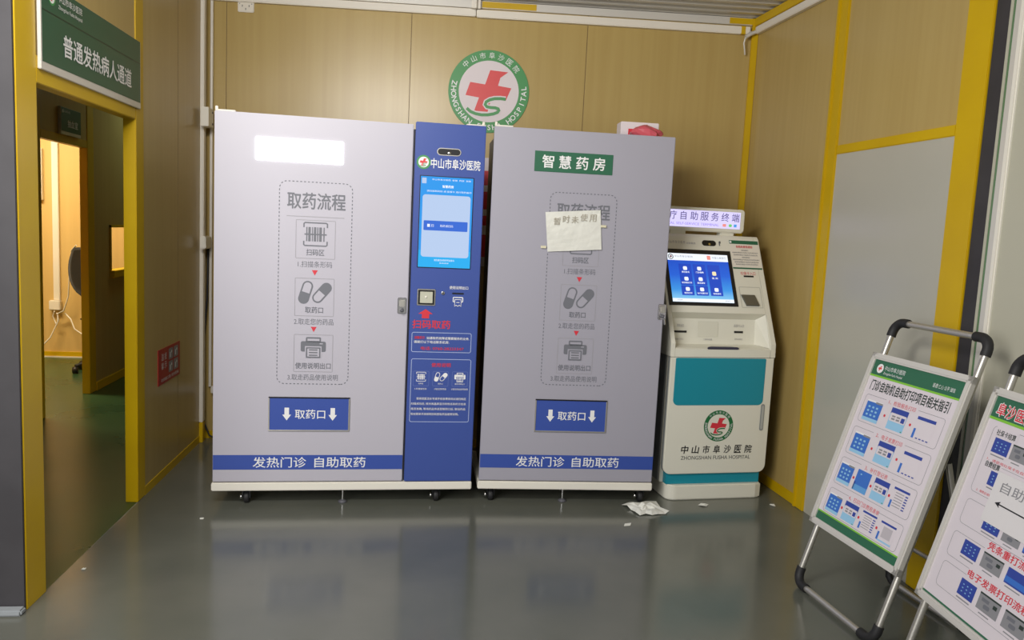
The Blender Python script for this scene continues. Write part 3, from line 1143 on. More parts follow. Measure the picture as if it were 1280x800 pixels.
b.text('扫码取药', 0.122, 0.931, 0.042, M_red, w=0.188, lay=1, bold=0.015)
b.rline(0.026, 0.326, 0.790, 0.891, 0.010, 0.0028, M_light_blue_line, 1)
b.text('温馨提示:', 0.066, 0.864, 0.014, M_red, w=0.054, lay=1, bold=0.01)
b.text('如遇取药故障或需要服务的业务,', 0.208, 0.862, 0.014, M_white, w=0.214, lay=1, bold=0.01)
b.text('请拨打以下电话联系机房:', 0.126, 0.842, 0.014, M_white, w=0.176, lay=1, bold=0.01)
b.text('电话: 0760-28223347', 0.181, 0.810, 0.017, M_red, w=0.215, lay=1, bold=0.01)
b.rline(0.028, 0.330, 0.432, 0.757, 0.010, 0.0028, M_light_blue_line, 1)
b.text('使用说明', 0.178, 0.726, 0.021, M_red, w=0.096, lay=1, bold=0.012)
for k, (cap, txt) in enumerate((('扫码区', '1.扫描条形码'), ('取药口', '2.取走您的药品'), ('使用说明出口', '3.取走药品使用说明'))):
    cx = 0.080 + k * 0.098
    b.rline(cx - 0.040, cx + 0.040, 0.617, 0.694, 0.006, 0.0016, mat('mid_blue_print', (110, 128, 190), 0.5), 1)
    b.text(cap, cx, 0.630, 0.008, M_white, lay=1)
    b.text(txt, cx, 0.603, 0.0095, M_white, w=0.06 if k < 2 else 0.084, lay=1)
icon_barcode(b, 0.080, 0.665, 0.023, M_white, 1)
icon_pills(b, 0.178, 0.665, 0.034, M_white, M_blue, 1)
icon_printer(b, 0.276, 0.664, 0.028, M_white, M_blue, 1)
for k, (ln, x0, x1) in enumerate((('请将就医流水号或手机收费条码对准扫码区', 0.060, 0.312), ('扫描成功后, 核对液晶屏显示的姓名和药方信息', 0.034, 0.312), ('是否准确, 等待药品传送至取药口后, 取出药品', 0.034, 0.310), ('和对照单并按说明扫码至取药品使用说明。', 0.034, 0.276))):
    b.text(ln, (x0 + x1) / 2, 0.553 - k * 0.0265, 0.0125, M_white, w=x1 - x0, lay=1, bold=0.006)
b.build('printed_instructions', cp)

# ---- machine 2
t = thing('medicine_dispenser', 'grey dispensing machine on casters with green header sign, right of the blue column', 'dispensing machine', (0.400, 3.953, 0), radians(-1.15))
b = MB()
b.box(0.02, 0.902, 0.03, 0.56, 0.117, 1.90, M_body_dark, 0.004)
b.build('cabinet_body', t)
base(t, 0.922, 0.56, [(0.068, 0.05), (0.875, 0.05), (0.068, 0.50), (0.875, 0.50)], [(0.452, 0.04)])
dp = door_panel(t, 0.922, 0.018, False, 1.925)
latch(dp, 0.913, 1.035, y=0.0, key=True)
corner_bracket(t, 0.008, 1.925)

# paper note taped on machine 2
M2 = frame(0.400, 3.953, radians(-1.15))
t = thing('paper_note', 'creased white paper note taped over the steps on the right grey machine', 'paper', M2 @ Vector((0.425, -0.004, 1.430)), radians(-1.15))
b = MB()
NX, NZ = 14, 10
vs, fs = [], []
c4 = [(-0.130, -0.111), (0.147, -0.088), (0.130, 0.111), (-0.151, 0.087)]
for j in range(NZ + 1):
    for i in range(NX + 1):
        a, c = i / NX, j / NZ
        x = (c4[0][0] * (1 - a) + c4[1][0] * a) * (1 - c) + (c4[3][0] * (1 - a) + c4[2][0] * a) * c
        zz = (c4[0][1] * (1 - a) + c4[1][1] * a) * (1 - c) + (c4[3][1] * (1 - a) + c4[2][1] * a) * c
        yq = -0.002 - 0.0035 * abs(sin(5 * a + 9 * c)) * abs(sin(3.1 * c + 2 * a)) - 0.0015 * random.random() - (0.010 * max(0, 0.25 - c) * (1 - abs(2 * a - 1)))
        vs.append((x, yq, zz))
for j in range(NZ):
    for i in range(NX):
        a = j * (NX + 1) + i
        fs.append([a, a + 1, a + NX + 2, a + NX + 1])
b.add(vs, fs, M_paper)
b.build('sheet', t)
b = MB(frame=lambda u, v, w: (u, -0.0078 - w, v))
for k, ch in enumerate('暂时未使用'):
    b.text(ch, -0.090 + k * 0.0455, 0.047 + k * 0.006 + (0.004 if k % 2 else -0.003), 0.036, M_pencil, lay=1, rot=radians(4), slant=0.08)
b.build('handwriting', t)
M_tape = mat('masking_tape', (220, 214, 184), 0.5)
for (x, zz, a) in ((-0.152, -0.088, 0.1), (0.150, 0.030, -0.1)):
    b = MB()
    b.box(x - 0.014, x + 0.014, -0.0062, -0.0042, zz - 0.006, zz + 0.006, M_tape)
    b.build('tape', t)

# ================================================================== KIOSK
KA = radians(5.4)
t = thing('service_kiosk', 'white and teal self-service kiosk with touch screen beside the right machine', 'kiosk', (1.461, 4.01, 0), KA)
# plinth
b = MB()
b.prism([(q[0], q[1]) for q in [(-0.03 + 0.055 * (1 - cos(i * pi / 12)), -0.012 + 0.055 * (1 - sin(i * pi / 12))) for i in range(0, 7)] + [(0.50, -0.012), (0.535, 0.0), (0.541, 0.02), (0.541, 0.44), (-0.03, 0.44)]], 0.0, 0.082, M_kiosk, 'z', 0.006)
b.build('plinth', t)
b = MB()
b.box(-0.028, 0.532, 0.014, 0.06, 0.082, 0.80, M_teal, 0.003)
b.build('teal_core', t)
b = MB()
b.box(-0.046, 0.548, 0.06, 0.075, 0.082, 0.80, M_kiosk, 0.002)
b.box(-0.05, 0.553, 0.075, 0.44, 0.082, 0.80, M_kiosk_grey, 0.006)
b.build('column', t)
# door
n = 6
r = 0.045
dpts = [(0.555, 0.787), (-0.057, 0.787)] + [(-0.057 + r - r * cos(i * pi / 2 / n), 0.143 + r - r * sin(i * pi / 2 / n)) for i in range(n + 1)] + [(0.555 - r + r * sin(i * pi / 2 / n), 0.143 + r - r * cos(i * pi / 2 / n)) for i in range(n + 1)]
b = MB()
b.prism(dpts, -0.003, 0.014, M_kiosk, 'y', 0.004)
b.prism([(x * 1.0, z_) for x, z_ in dpts], 0.0145, 0.03, M_kiosk_grey, 'y')
kd = b.build('kiosk_door', t)
b = MB(frame=lambda u, v, w: (u, -0.0052 - w, v))
r = 0.03
tp = [(0.505, 0.782), (0.497, 0.7855), (-0.021, 0.7855), (-0.029, 0.782)] + [(-0.029 + r - r * cos(i * pi / 2 / n), 0.526 + r - r * sin(i * pi / 2 / n)) for i in range(n + 1)] + [(0.505 - r + r * sin(i * pi / 2 / n), 0.526 + r - r * cos(i * pi / 2 / n)) for i in range(n + 1)]
b.prism(tp, -0.005, -0.003, M_teal, 'y', 0.0008)
o = b.build('teal_panel', kd)
b = MB(frame=lambda u, v, w: (u, -0.0032 - w, v))
emblem(b, 0.250, 0.411, 0.087, 1, ring=M_emb_green_dark, red=M_red, white=M_kiosk)
for k, ch in enumerate('中山市阜沙医院'):
    b.text(ch, 0.060 + k * 0.0635, 0.280, 0.044, M_black, lay=1, w=0.040, slant=0.10, bold=0.012)
b.text('ZHONGSHAN FUSHA HOSPITAL', 0.248, 0.234, 0.021, mat('door_ink', (70, 72, 76), 0.55), w=0.415, lay=1)
b.build('door_lettering', kd)
b = MB()
b.prism(rr(0.497, 0.520, 0.382, 0.532, 0.011), -0.0065, -0.003, M_kiosk_grey, 'y', 0.002)
b.prism(rr(0.502, 0.515, 0.392, 0.522, 0.006), -0.0075, -0.006, mat('handle_grey', (176, 178, 174), 0.4), 'y')
b.build('recessed_handle', kd)
# console
TL = 0.643
tsl, tcl = 0.284 / TL, 0.577 / TL
cheek = [(0.0, 0.790), (0.003, 0.863), (0.283, 1.432), (0.298, 1.446), (0.44, 1.446), (0.44, 0.790)]
mid = [(0.0, 0.790), (0.001, 0.832), (0.012, 0.838), (0.105, 0.846), (0.118, 0.985), (0.0815, 1.0225), (0.283, 1.432), (0.298, 1.446), (0.44, 1.446), (0.44, 0.790)]
b = MB()
b.prism(cheek, -0.059, -0.034, M_kiosk, 'x', 0.002)
b.prism(cheek, 0.528, 0.563, M_kiosk, 'x', 0.004)
b.prism(mid, -0.034, 0.528, M_kiosk, 'x')
# flared right wall of the recess
b.add([(0.528, 0.012, 0.84), (0.528, 0.0795, 1.02), (0.528, 0.118, 0.985), (0.528, 0.105, 0.846), (0.487, 0.105, 0.8465), (0.487, 0.1175, 0.985)],
      [[0, 4, 5, 1], [0, 3, 4], [1, 5, 2]], M_kiosk)
b.box(-0.045, 0.549, 0.06, 0.43, 0.785, 0.792, M_kiosk_grey)
co = b.build('console', t)
# things on the sloping face (u across, s up the slope)
FS = lambda lift: (lambda u, s, w: (u, 0.003 + s * tsl - (w + lift) * tcl, 0.863 + s * tcl + (w + lift) * tsl))


def slope_box(b, u0, u1, s0, s1, lift, m):
    f = FS(0)
    vs = [f(u, s, w) for w in (-0.004, lift) for u, s in ((u0, s0), (u1, s0), (u1, s1), (u0, s1))]
    b.add(vs, [[3, 2, 1, 0], [4, 5, 6, 7], [0, 1, 5, 4], [1, 2, 6, 5], [2, 3, 7, 6], [3, 0, 4, 7]], m)


b = MB()
slope_box(b, -0.044, 0.367, 0.217, 0.551, 0.004, M_black)
ks = b.build('touch_screen', co)
b = MB(frame=FS(0.0045))
b.rect(-0.022, 0.344, 0.236, 0.524, M_scr_grad, 1)
b.build('display', ks)
b = MB(frame=FS(0.0045))
b.rect(-0.022, 0.344, 0.482, 0.524, M_scr_white, 2)
b.rect(-0.022, 0.344, 0.236, 0.256, M_scr_white, 2)
emblem(b, -0.002, 0.503, 0.016, 3, ring=M_emb_green_dark, white=M_scr_white, letters=False, swoosh=False)
b.text('中山市阜沙医院', 0.075, 0.506, 0.011, M_scr_grey, w=0.11, lay=3)
b.rrect(0.216, 0.238, 0.491, 0.516, 0.004, M_scr_red, 3)
b.text('中国工商银行', 0.290, 0.504, 0.014, M_scr_grey, w=0.085, lay=3)
for (cx, cy, h2, cap) in ((0.075, 0.428, 0.033, '预约挂号'), (0.160, 0.428, 0.033, '门诊缴费'), (0.247, 0.396, 0.064, '签 到'), (0.075, 0.365, 0.030, '检验报告打印'), (0.160, 0.365, 0.030, '费用清单'), (0.075, 0.304, 0.029, '病历打印'), (0.160, 0.304, 0.029, '电子发票打印'), (0.247, 0.304, 0.029, '信息查询')):
    b.rrect(cx - 0.037, cx + 0.037, cy - h2, cy + h2, 0.003, M_scr_tile, 2)
    big = cap == '签 到'
    b.rrect(cx - 0.012, cx + 0.012, cy - 0.004 + (0.004 if big else 0), cy + 0.018 + (0.006 if big else 0), 0.006, M_scr_yellow if big else M_scr_white, 3)
    b.text(cap, cx, cy - 0.016, 0.010, M_scr_white, lay=3, w=min(0.06, 0.0115 * len(cap)), bold=0.01)
b.text('欢迎使用', 0.02, 0.246, 0.007, M_scr_grey, lay=3)
b.text('返回首页', 0.305, 0.246, 0.007, M_scr_grey, lay=3)
b.build('display_icons', ks)
b = MB()
f = FS(0)
ring = rr(0.203, 0.287, 0.580, 0.613, 0.0165)
vs = [f(u, s, 0.004) for u, s in ring] + [f(u, s, -0.003) for u, s in ring]
n2 = len(ring)
b.add(vs, [list(range(n2))] + [[i, n2 + i, n2 + (i + 1) % n2, (i + 1) % n2] for i in range(n2)], M_black)
cb = b.build('camera_bar', co)
b = MB(frame=FS(0.0045))
b.disc(0.246, 0.589, 0.007, M_chrome, 1, 16)
b.build('camera_lens', cb)
b = MB(frame=FS(0.0006))
b.text('中 山 市 阜 沙 医 院', 0.045, 0.596, 0.017, M_print_light, w=0.11, lay=1)
b.text('自助服务', 0.135, 0.592, 0.012, M_print_light, w=0.055, lay=1)
b.rect(0.306, 0.313, 0.583, 0.610, M_print_grey, 1)
b.rect(0.313, 0.318, 0.598, 0.612, M_black, 1)
b.build('printed_labels', co)
b = MB(frame=FS(0.0006))
# notice sticker
b.rect(0.372, 0.555, 0.446, 0.622, M_white_pvc, 1)
b.rect(0.372, 0.553, 0.600, 0.622, M_green, 2)
b.rect(0.372, 0.553, 0.446, 0.455, M_green, 2)
b.disc(0.380, 0.611, 0.007, M_white, 3, 12)
b.text('自助机使用须知', 0.462, 0.583, 0.015, M_red, w=0.10, lay=2, bold=0.015)
for k, wd in enumerate((0.045, 0.16, 0.15, 0.05, 0.165, 0.15, 0.14)):
    b.text('请按照屏幕提示完成各项自助服务操作步骤'[:3 + int(wd * 90)], 0.462, 0.561 - k * 0.0145, 0.0085, M_print_grey, w=wd, lay=2)
b.build('notice_sticker', co)
b = MB(frame=FS(0.0006))
b.text('社保卡入口', 0.459, 0.420, 0.020, M_red, w=0.092, lay=1)
b.build('slot_lettering', co)
b = MB(frame=FS(0.0006))
b.rect(0.430, 0.492, 0.397, 0.407, M_black, 1)
b.build('card_slot', co)
# recessed pin pad
b = MB(frame=FS(0.0008))
b.rline(0.388, 0.520, 0.212, 0.338, 0.006, 0.004, mat('kiosk_seam', (196, 195, 182), 0.4), 1)
b.flat([(0.392, 0.290), (0.475, 0.290), (0.497, 0.222), (0.417, 0.222)][::-1], M_kiosk_grey, 1)
f = FS(0.0)
vs = [f(u, s, w) for w in (0.001, 0.010) for u, s in ((0.417, 0.225), (0.495, 0.225), (0.474, 0.287), (0.396, 0.287))]
b.add(vs, [[3, 2, 1, 0], [4, 5, 6, 7], [0, 1, 5, 4], [1, 2, 6, 5], [2, 3, 7, 6], [3, 0, 4, 7]], mat('pin_pad', (112, 108, 96), 0.4, 0.4))
b.build('pin_pad', co)
# recess back panel fittings (panel leans from (0.105,0.846) to (0.118,0.985))
FT = lambda u, v, w: (u, 0.105 + (v - 0.846) * 0.0935 - 0.001 - w, v)
b = MB(frame=FT)
b.rect(-0.002, 0.074, 0.907, 0.918, M_black, 2)
b.build('receipt_slot', co)
b = MB(frame=FT)
b.rect(0.360, 0.414, 0.910, 0.921, M_black, 2)
b.build('card_slot', co)
b = MB(frame=FT)
b.text('凭条出口', 0.036, 0.946, 0.016, M_print_light, w=0.04, lay=2)
b.text('医保卡入口', 0.388, 0.950, 0.016, M_print_light, w=0.06, lay=2)
b.text('票据打印口', 0.03, 0.872, 0.010, M_print_light, w=0.05, lay=2)
b.text('二维码扫描', 0.20, 0.872, 0.010, M_print_light, w=0.055, lay=2)
b.text('身份证感应', 0.388, 0.876, 0.010, M_print_light, w=0.05, lay=2)
b.rrect(0.14, 0.262, 0.885, 0.972, 0.006, mat('kiosk_window', (220, 218, 203), 0.2), 1)
b.build('recess_print', co)
b = MB()
b.prism([(0.150, -0.002), (0.335, -0.002), (0.30, 0.030), (0.185, 0.030)], 0.8325, 0.846, mat('scanner_dark', (64, 62, 80), 0.3), 'z', 0.002)
b.build('tray_scanner', co)
# light box on top
b = MB()
b.box(0.335, 0.42, 0.31, 0.36, 1.44, 1.48, M_kiosk, 0.004)
b.build('sign_neck', t)
b = MB()
b.box(0.02, 0.12, 0.31, 0.36, 1.44, 1.48, M_kiosk, 0.004)
b.build('sign_neck', t)
b = MB()
ring = rr(-0.092, 0.476, 1.463, 1.597, 0.022)
b.prism(ring, 0.300, 0.375, M_kiosk, 'y', 0.005)
lb = b.build('sign_box', t)
b = MB(frame=lambda u, v, w: (u, 0.2995 - w, v))
b.rect(-0.068, 0.447, 1.486, 1.580, M_lb_face, 1)
for k, ch in enumerate('医疗自助服务终端'):
    b.text(ch, -0.035 + k * 0.0645, 1.549, 0.047, M_lb_text, lay=2, bold=0.006)
b.text('MEDICAL SELF-SERVICE TERMINAL', 0.13, 1.504, 0.014, M_lb_violet, w=0.37, lay=2)
b.rrect(0.338, 0.360, 1.496, 1.512, 0.003, M_scr_red, 2)
b.rrect(0.376, 0.396, 1.496, 1.512, 0.006, M_lb_green, 2)
b.rect(0.408, 0.426, 1.496, 1.512, M_lb_blue, 2)
o = b.build('lit_face', lb)
o['label'] = 'lit lilac face with grey-violet lettering'


# ================================================================== POSTER STANDS
def shot(b, kind, u, v, w, h):
    """small screenshot pictures on the posters; u,v top left"""
    if kind == 'menu':
        b.rect(u, u + w, v - h, v, M_sky1, 2)
        b.rect(u, u + w, v - h, v - h * 0.84, M_sky2, 3)
        b.rect(u, u + w, v - h * 0.08, v, M_white, 3)
        b.rect(u + w * 0.55, u + w * 0.98, v - h * 0.12, v - h * 0.03, M_photo_grey, 4)
        for i in range(3):
            for j in range(3):
                b.rrect(u + w * (0.17 + 0.25 * i), u + w * (0.17 + 0.25 * i) + w * 0.13, v - h * (0.36 + 0.19 * j), v - h * (0.27 + 0.19 * j), 0.002, M_sky2, 4)
    elif kind == 'form':
        b.rect(u, u + w, v - h, v, M_sky2, 2)
        b.rect(u, u + w, v - h * 0.28, v, M_navy, 3)
        b.rrect(u + w * 0.04, u + w * 0.98, v - h * 0.62, v - h * 0.24, 0.004, M_poster_white, 4)
        for i in range(2):
            b.rect(u + w * (0.16 + 0.28 * i), u + w * (0.36 + 0.28 * i), v - h * 0.42, v - h * 0.35, M_photo_grey, 5)
            b.rect(u + w * (0.16 + 0.28 * i), u + w * (0.36 + 0.28 * i), v - h * 0.55, v - h * 0.47, M_photo_grey, 5)
        b.rect(u + w * 0.72, u + w * 0.92, v - h * 0.57, v - h * 0.35, M_navy, 5)
        b.rect(u + w * 0.9, u + w * 0.97, v - h * 0.97, v - h * 0.93, M_emb_green, 5)
    elif kind == 'sheet':
        b.rect(u, u + w, v - h, v, M_poster_white, 2)
        b.rect(u, u + w, v - h * 0.14, v, M_navy, 3)
        b.rect(u, u + w * 0.12, v - h * 0.98, v - h * 0.55, M_sky1, 3)
        for k in range(4):
            b.rect(u + w * (0.24 + k * 0.19), u + w * (0.36 + k * 0.19), v - h * 0.97, v - h * 0.92, M_navy, 3)
    elif kind == 'list':
        b.rect(u, u + w, v - h, v, M_poster_white, 2)
        b.rect(u, u + w, v - h * 0.10, v, M_navy, 3)
        b.rect(u, u + w * 0.12, v - h * 0.95, v - h * 0.6, M_sky1, 3)
        for k in range(6):
            yy = v - h * (0.2 + k * 0.12)
            b.rect(u + w * 0.18, u + w * 0.72, yy - h * 0.03, yy, M_photo_grey, 3)
            b.rect(u + w * 0.8, u + w * 0.97, yy - h * 0.055, yy, M_navy, 3)
    elif kind == 'plain':
        b.rect(u, u + w, v - h, v, M_sky1, 2)
        b.rect(u, u + w * 0.1, v - h * 0.98, v - h * 0.6, M_navy, 3)
        b.rect(u, u + w, v - h, v - h * 0.72, mat('screenshot_mid_blue', (96, 160, 220), 0.4), 3)
        b.rect(u + w * 0.25, u + w * 0.35, v - h * 0.22, v - h * 0.16, M_sky2, 3)
    elif kind == 'gridsheet':
        b.rect(u, u + w, v - h, v, M_poster_white, 2)
        b.rect(u, u + w, v - h * 0.10, v, M_navy, 3)
        b.rect(u, u + w * 0.12, v - h * 0.95, v - h * 0.55, M_sky1, 3)
        b.rect(u + w * 0.12, u + w, v - h * 0.98, v - h * 0.9, M_sky2, 3)
        b.rect(u + w * 0.25, u + w * 0.85, v - h * 0.75, v - h * 0.2, mat('pale_print_grey', (190, 184, 190), 0.5), 3)
    elif kind == 'navy':
        b.rect(u, u + w, v - h, v, M_navy, 2)
        for i in range(3):
            for j in range(3):
                b.rect(u + w * (0.2 + 0.25 * i), u + w * (0.28 + 0.25 * i), v - h * (0.32 + 0.22 * j), v - h * (0.26 + 0.22 * j), M_sky2, 3)
        b.rect(u + w * 0.05, u + w * 0.9, v - h * 1.22, v - h * 1.14, M_photo_grey, 2)
    elif kind == 'photo':
        b.rect(u, u + w, v - h, v, M_photo_grey, 2)
        b.rect(u, u + w, v - h * 0.1, v, M_ink, 3)
        b.rect(u + w * 0.15, u + w * 0.5, v - h * 0.45, v - h * 0.25, M_print_grey, 3)
        b.rect(u + w * 0.7, u + w * 0.88, v - h * 0.5, v - h * 0.28, M_ink, 3)
        b.rrect(u + w * 0.3, u + w * 0.6, v - h * 0.8, v - h * 0.55, 0.006, M_print_grey, 3)
        b.rect(u + w * 0.2, u + w * 0.7, v - h * 1.2, v - h * 1.13, M_photo_grey, 2)
    elif kind == 'sunset':
        b.rect(u, u + w, v - h, v, M_navy, 2)
        b.rect(u, u + w, v - h * 0.9, v - h * 0.55, M_sky1, 3)
        b.rect(u + w * 0.1, u + w * 0.8, v - h * 1.2, v - h * 1.13, M_photo_grey, 2)


def cross_dot(b, u, v):
    b.disc(u, v, 0.006, M_red, 2, 10)


def poster_left(b):
    b.rect(0.0, 0.545, 0.285, 1.037, M_poster_white, 1)
    b.rect(0.0, 0.545, 0.958, 1.037, M_green, 2)
    b.rect(0.0, 0.545, 0.950, 0.958, M_lime, 3)
    b.rect(0.0, 0.545, 0.28, 0.332, M_green, 2)
    b.rect(0.0, 0.545, 0.332, 0.338, M_lime, 3)
    emblem(b, 0.060, 0.988, 0.020, 3, ring=M_white, white=M_white, letters=False, swoosh=False)
    b.text('中山市阜沙医院', 0.150, 0.995, 0.020, M_white, w=0.125, lay=3)
    b.text('Zhongshan Fusha Hospital', 0.146, 0.972, 0.013, M_white, w=0.115, lay=3)
    b.text('医德 仁心 公平 诚信', 0.435, 0.982, 0.017, M_white, w=0.115, lay=3)
    b.text('门诊自助机自助打印项目相关指引', 0.268, 0.915, 0.044, M_ink, w=0.455, lay=2, bold=0.016)
    rows = [(0.872, 0.752, '1、检验报告打印', ['menu', 'form', 'sheet']), (0.728, 0.608, '2、电子发票打印', ['menu', 'form', 'sheet']),
            (0.588, 0.470, '3、补打登记表', ['menu', 'plain', 'form', 'list']), (0.448, 0.342, '4、打印门诊费用清单', ['menu', 'form', 'list', 'gridsheet'])]
    for top, bot, ttl, kinds in rows:
        b.rline(0.038, 0.502, bot, top, 0.014, 0.0016, M_photo_grey, 2)
        b.rect(0.165, 0.355, top - 0.012, top + 0.012, M_poster_white, 3)
        b.text(ttl, 0.262, top - 0.004, 0.019, M_red, w=0.017 * len(ttl) + 0.02, lay=4)
        n = len(kinds)
        if n == 3:
            xs, wd = (0.060, 0.215, 0.365), 0.098
        else:
            xs, wd = (0.050, 0.160, 0.272, 0.385), 0.086
        hgt = (top - bot) * 0.74
        for x, k in zip(xs, kinds):
            shot(b, k, x, top - 0.020, wd, hgt)
        for x, x2 in zip(xs, xs[1:]):
            cross_dot(b, (x + wd + x2) / 2, (top + bot) / 2 - 0.004)


def poster_right(b):
    b.rect(0.0, 0.545, 0.285, 1.025, M_poster_white, 1)
    b.rect(0.0, 0.545, 0.950, 1.025, M_green, 2)
    b.rect(0.0, 0.545, 0.941, 0.950, M_lime, 3)
    b.rect(0.0, 0.545, 0.28, 0.306, M_green, 2)
    b.text('阜沙医院自助机操作指引', 0.285, 0.980, 0.046, M_white, w=0.50, lay=3, bold=0.04)
    b.text('阜沙医院自助机操作指引', 0.285, 0.980, 0.044, M_red, w=0.495, lay=4, bold=0.012)
    b.rline(0.052, 0.51, 0.690, 0.924, 0.016, 0.0014, M_photo_grey, 2)
    b.rect(0.066, 0.175, 0.892, 0.926, M_poster_white, 3)
    b.text('社保卡结算', 0.120, 0.906, 0.020, M_ink, w=0.092, lay=4, bold=0.01)
    for x, k in ((0.077, 'navy'), (0.166, 'photo'), (0.255, 'sunset'), (0.345, 'navy'), (0.435, 'photo')):
        shot(b, k, x, 0.888, 0.078, 0.050)
    b.text('1、请使用社保卡在自助机进行结算操作', 0.24, 0.812, 0.010, M_red, w=0.33, lay=2)
    b.text('自费结算', 0.112, 0.796, 0.020, M_ink, w=0.070, lay=3, bold=0.01)
    b.rect(0.155, 0.49, 0.800, 0.8012, M_photo_grey, 2)
    b.rect(0.155, 0.200, 0.780, 0.785, M_ink, 2)
    for x, k in ((0.115, 'navy'), (0.245, 'photo'), (0.345, 'sunset')):
        shot(b, k, x, 0.780, 0.078, 0.048)
    b.text('2、缴费后请取走凭条', 0.135, 0.702, 0.009, M_red, w=0.11, lay=2)
    b.rline(0.058, 0.51, 0.575, 0.664, 0.016, 0.0014, M_photo_grey, 2)
    for x, k in ((0.166, 'navy'), (0.262, 'photo'), (0.360, 'sunset')):
        shot(b, k, x, 0.640, 0.080, 0.046)
    b.rline(0.056, 0.515, 0.457, 0.545, 0.016, 0.0014, M_photo_grey, 2)
    b.rect(0.215, 0.49, 0.540, 0.572, M_poster_white, 3)
    b.text('凭条重打流程', 0.330, 0.560, 0.026, M_red, w=0.210, lay=4, bold=0.014)
    for x, k in ((0.119, 'navy'), (0.219, 'photo'), (0.336, 'sunset')):
        shot(b, k, x, 0.536, 0.080 if k == 'navy' else 0.096, 0.050)
    b.rline(0.060, 0.515, 0.346, 0.436, 0.016, 0.0014, M_photo_grey, 2)
    b.rect(0.185, 0.50, 0.426, 0.462, M_poster_white, 3)
    b.text('电子发票打印流程', 0.330, 0.446, 0.026, M_red, w=0.285, lay=4, bold=0.014)
    for x, k in ((0.170, 'navy'), (0.268, 'photo'), (0.386, 'photo')):
        shot(b, k, x, 0.420, 0.078 if k == 'navy' else 0.098, 0.054)


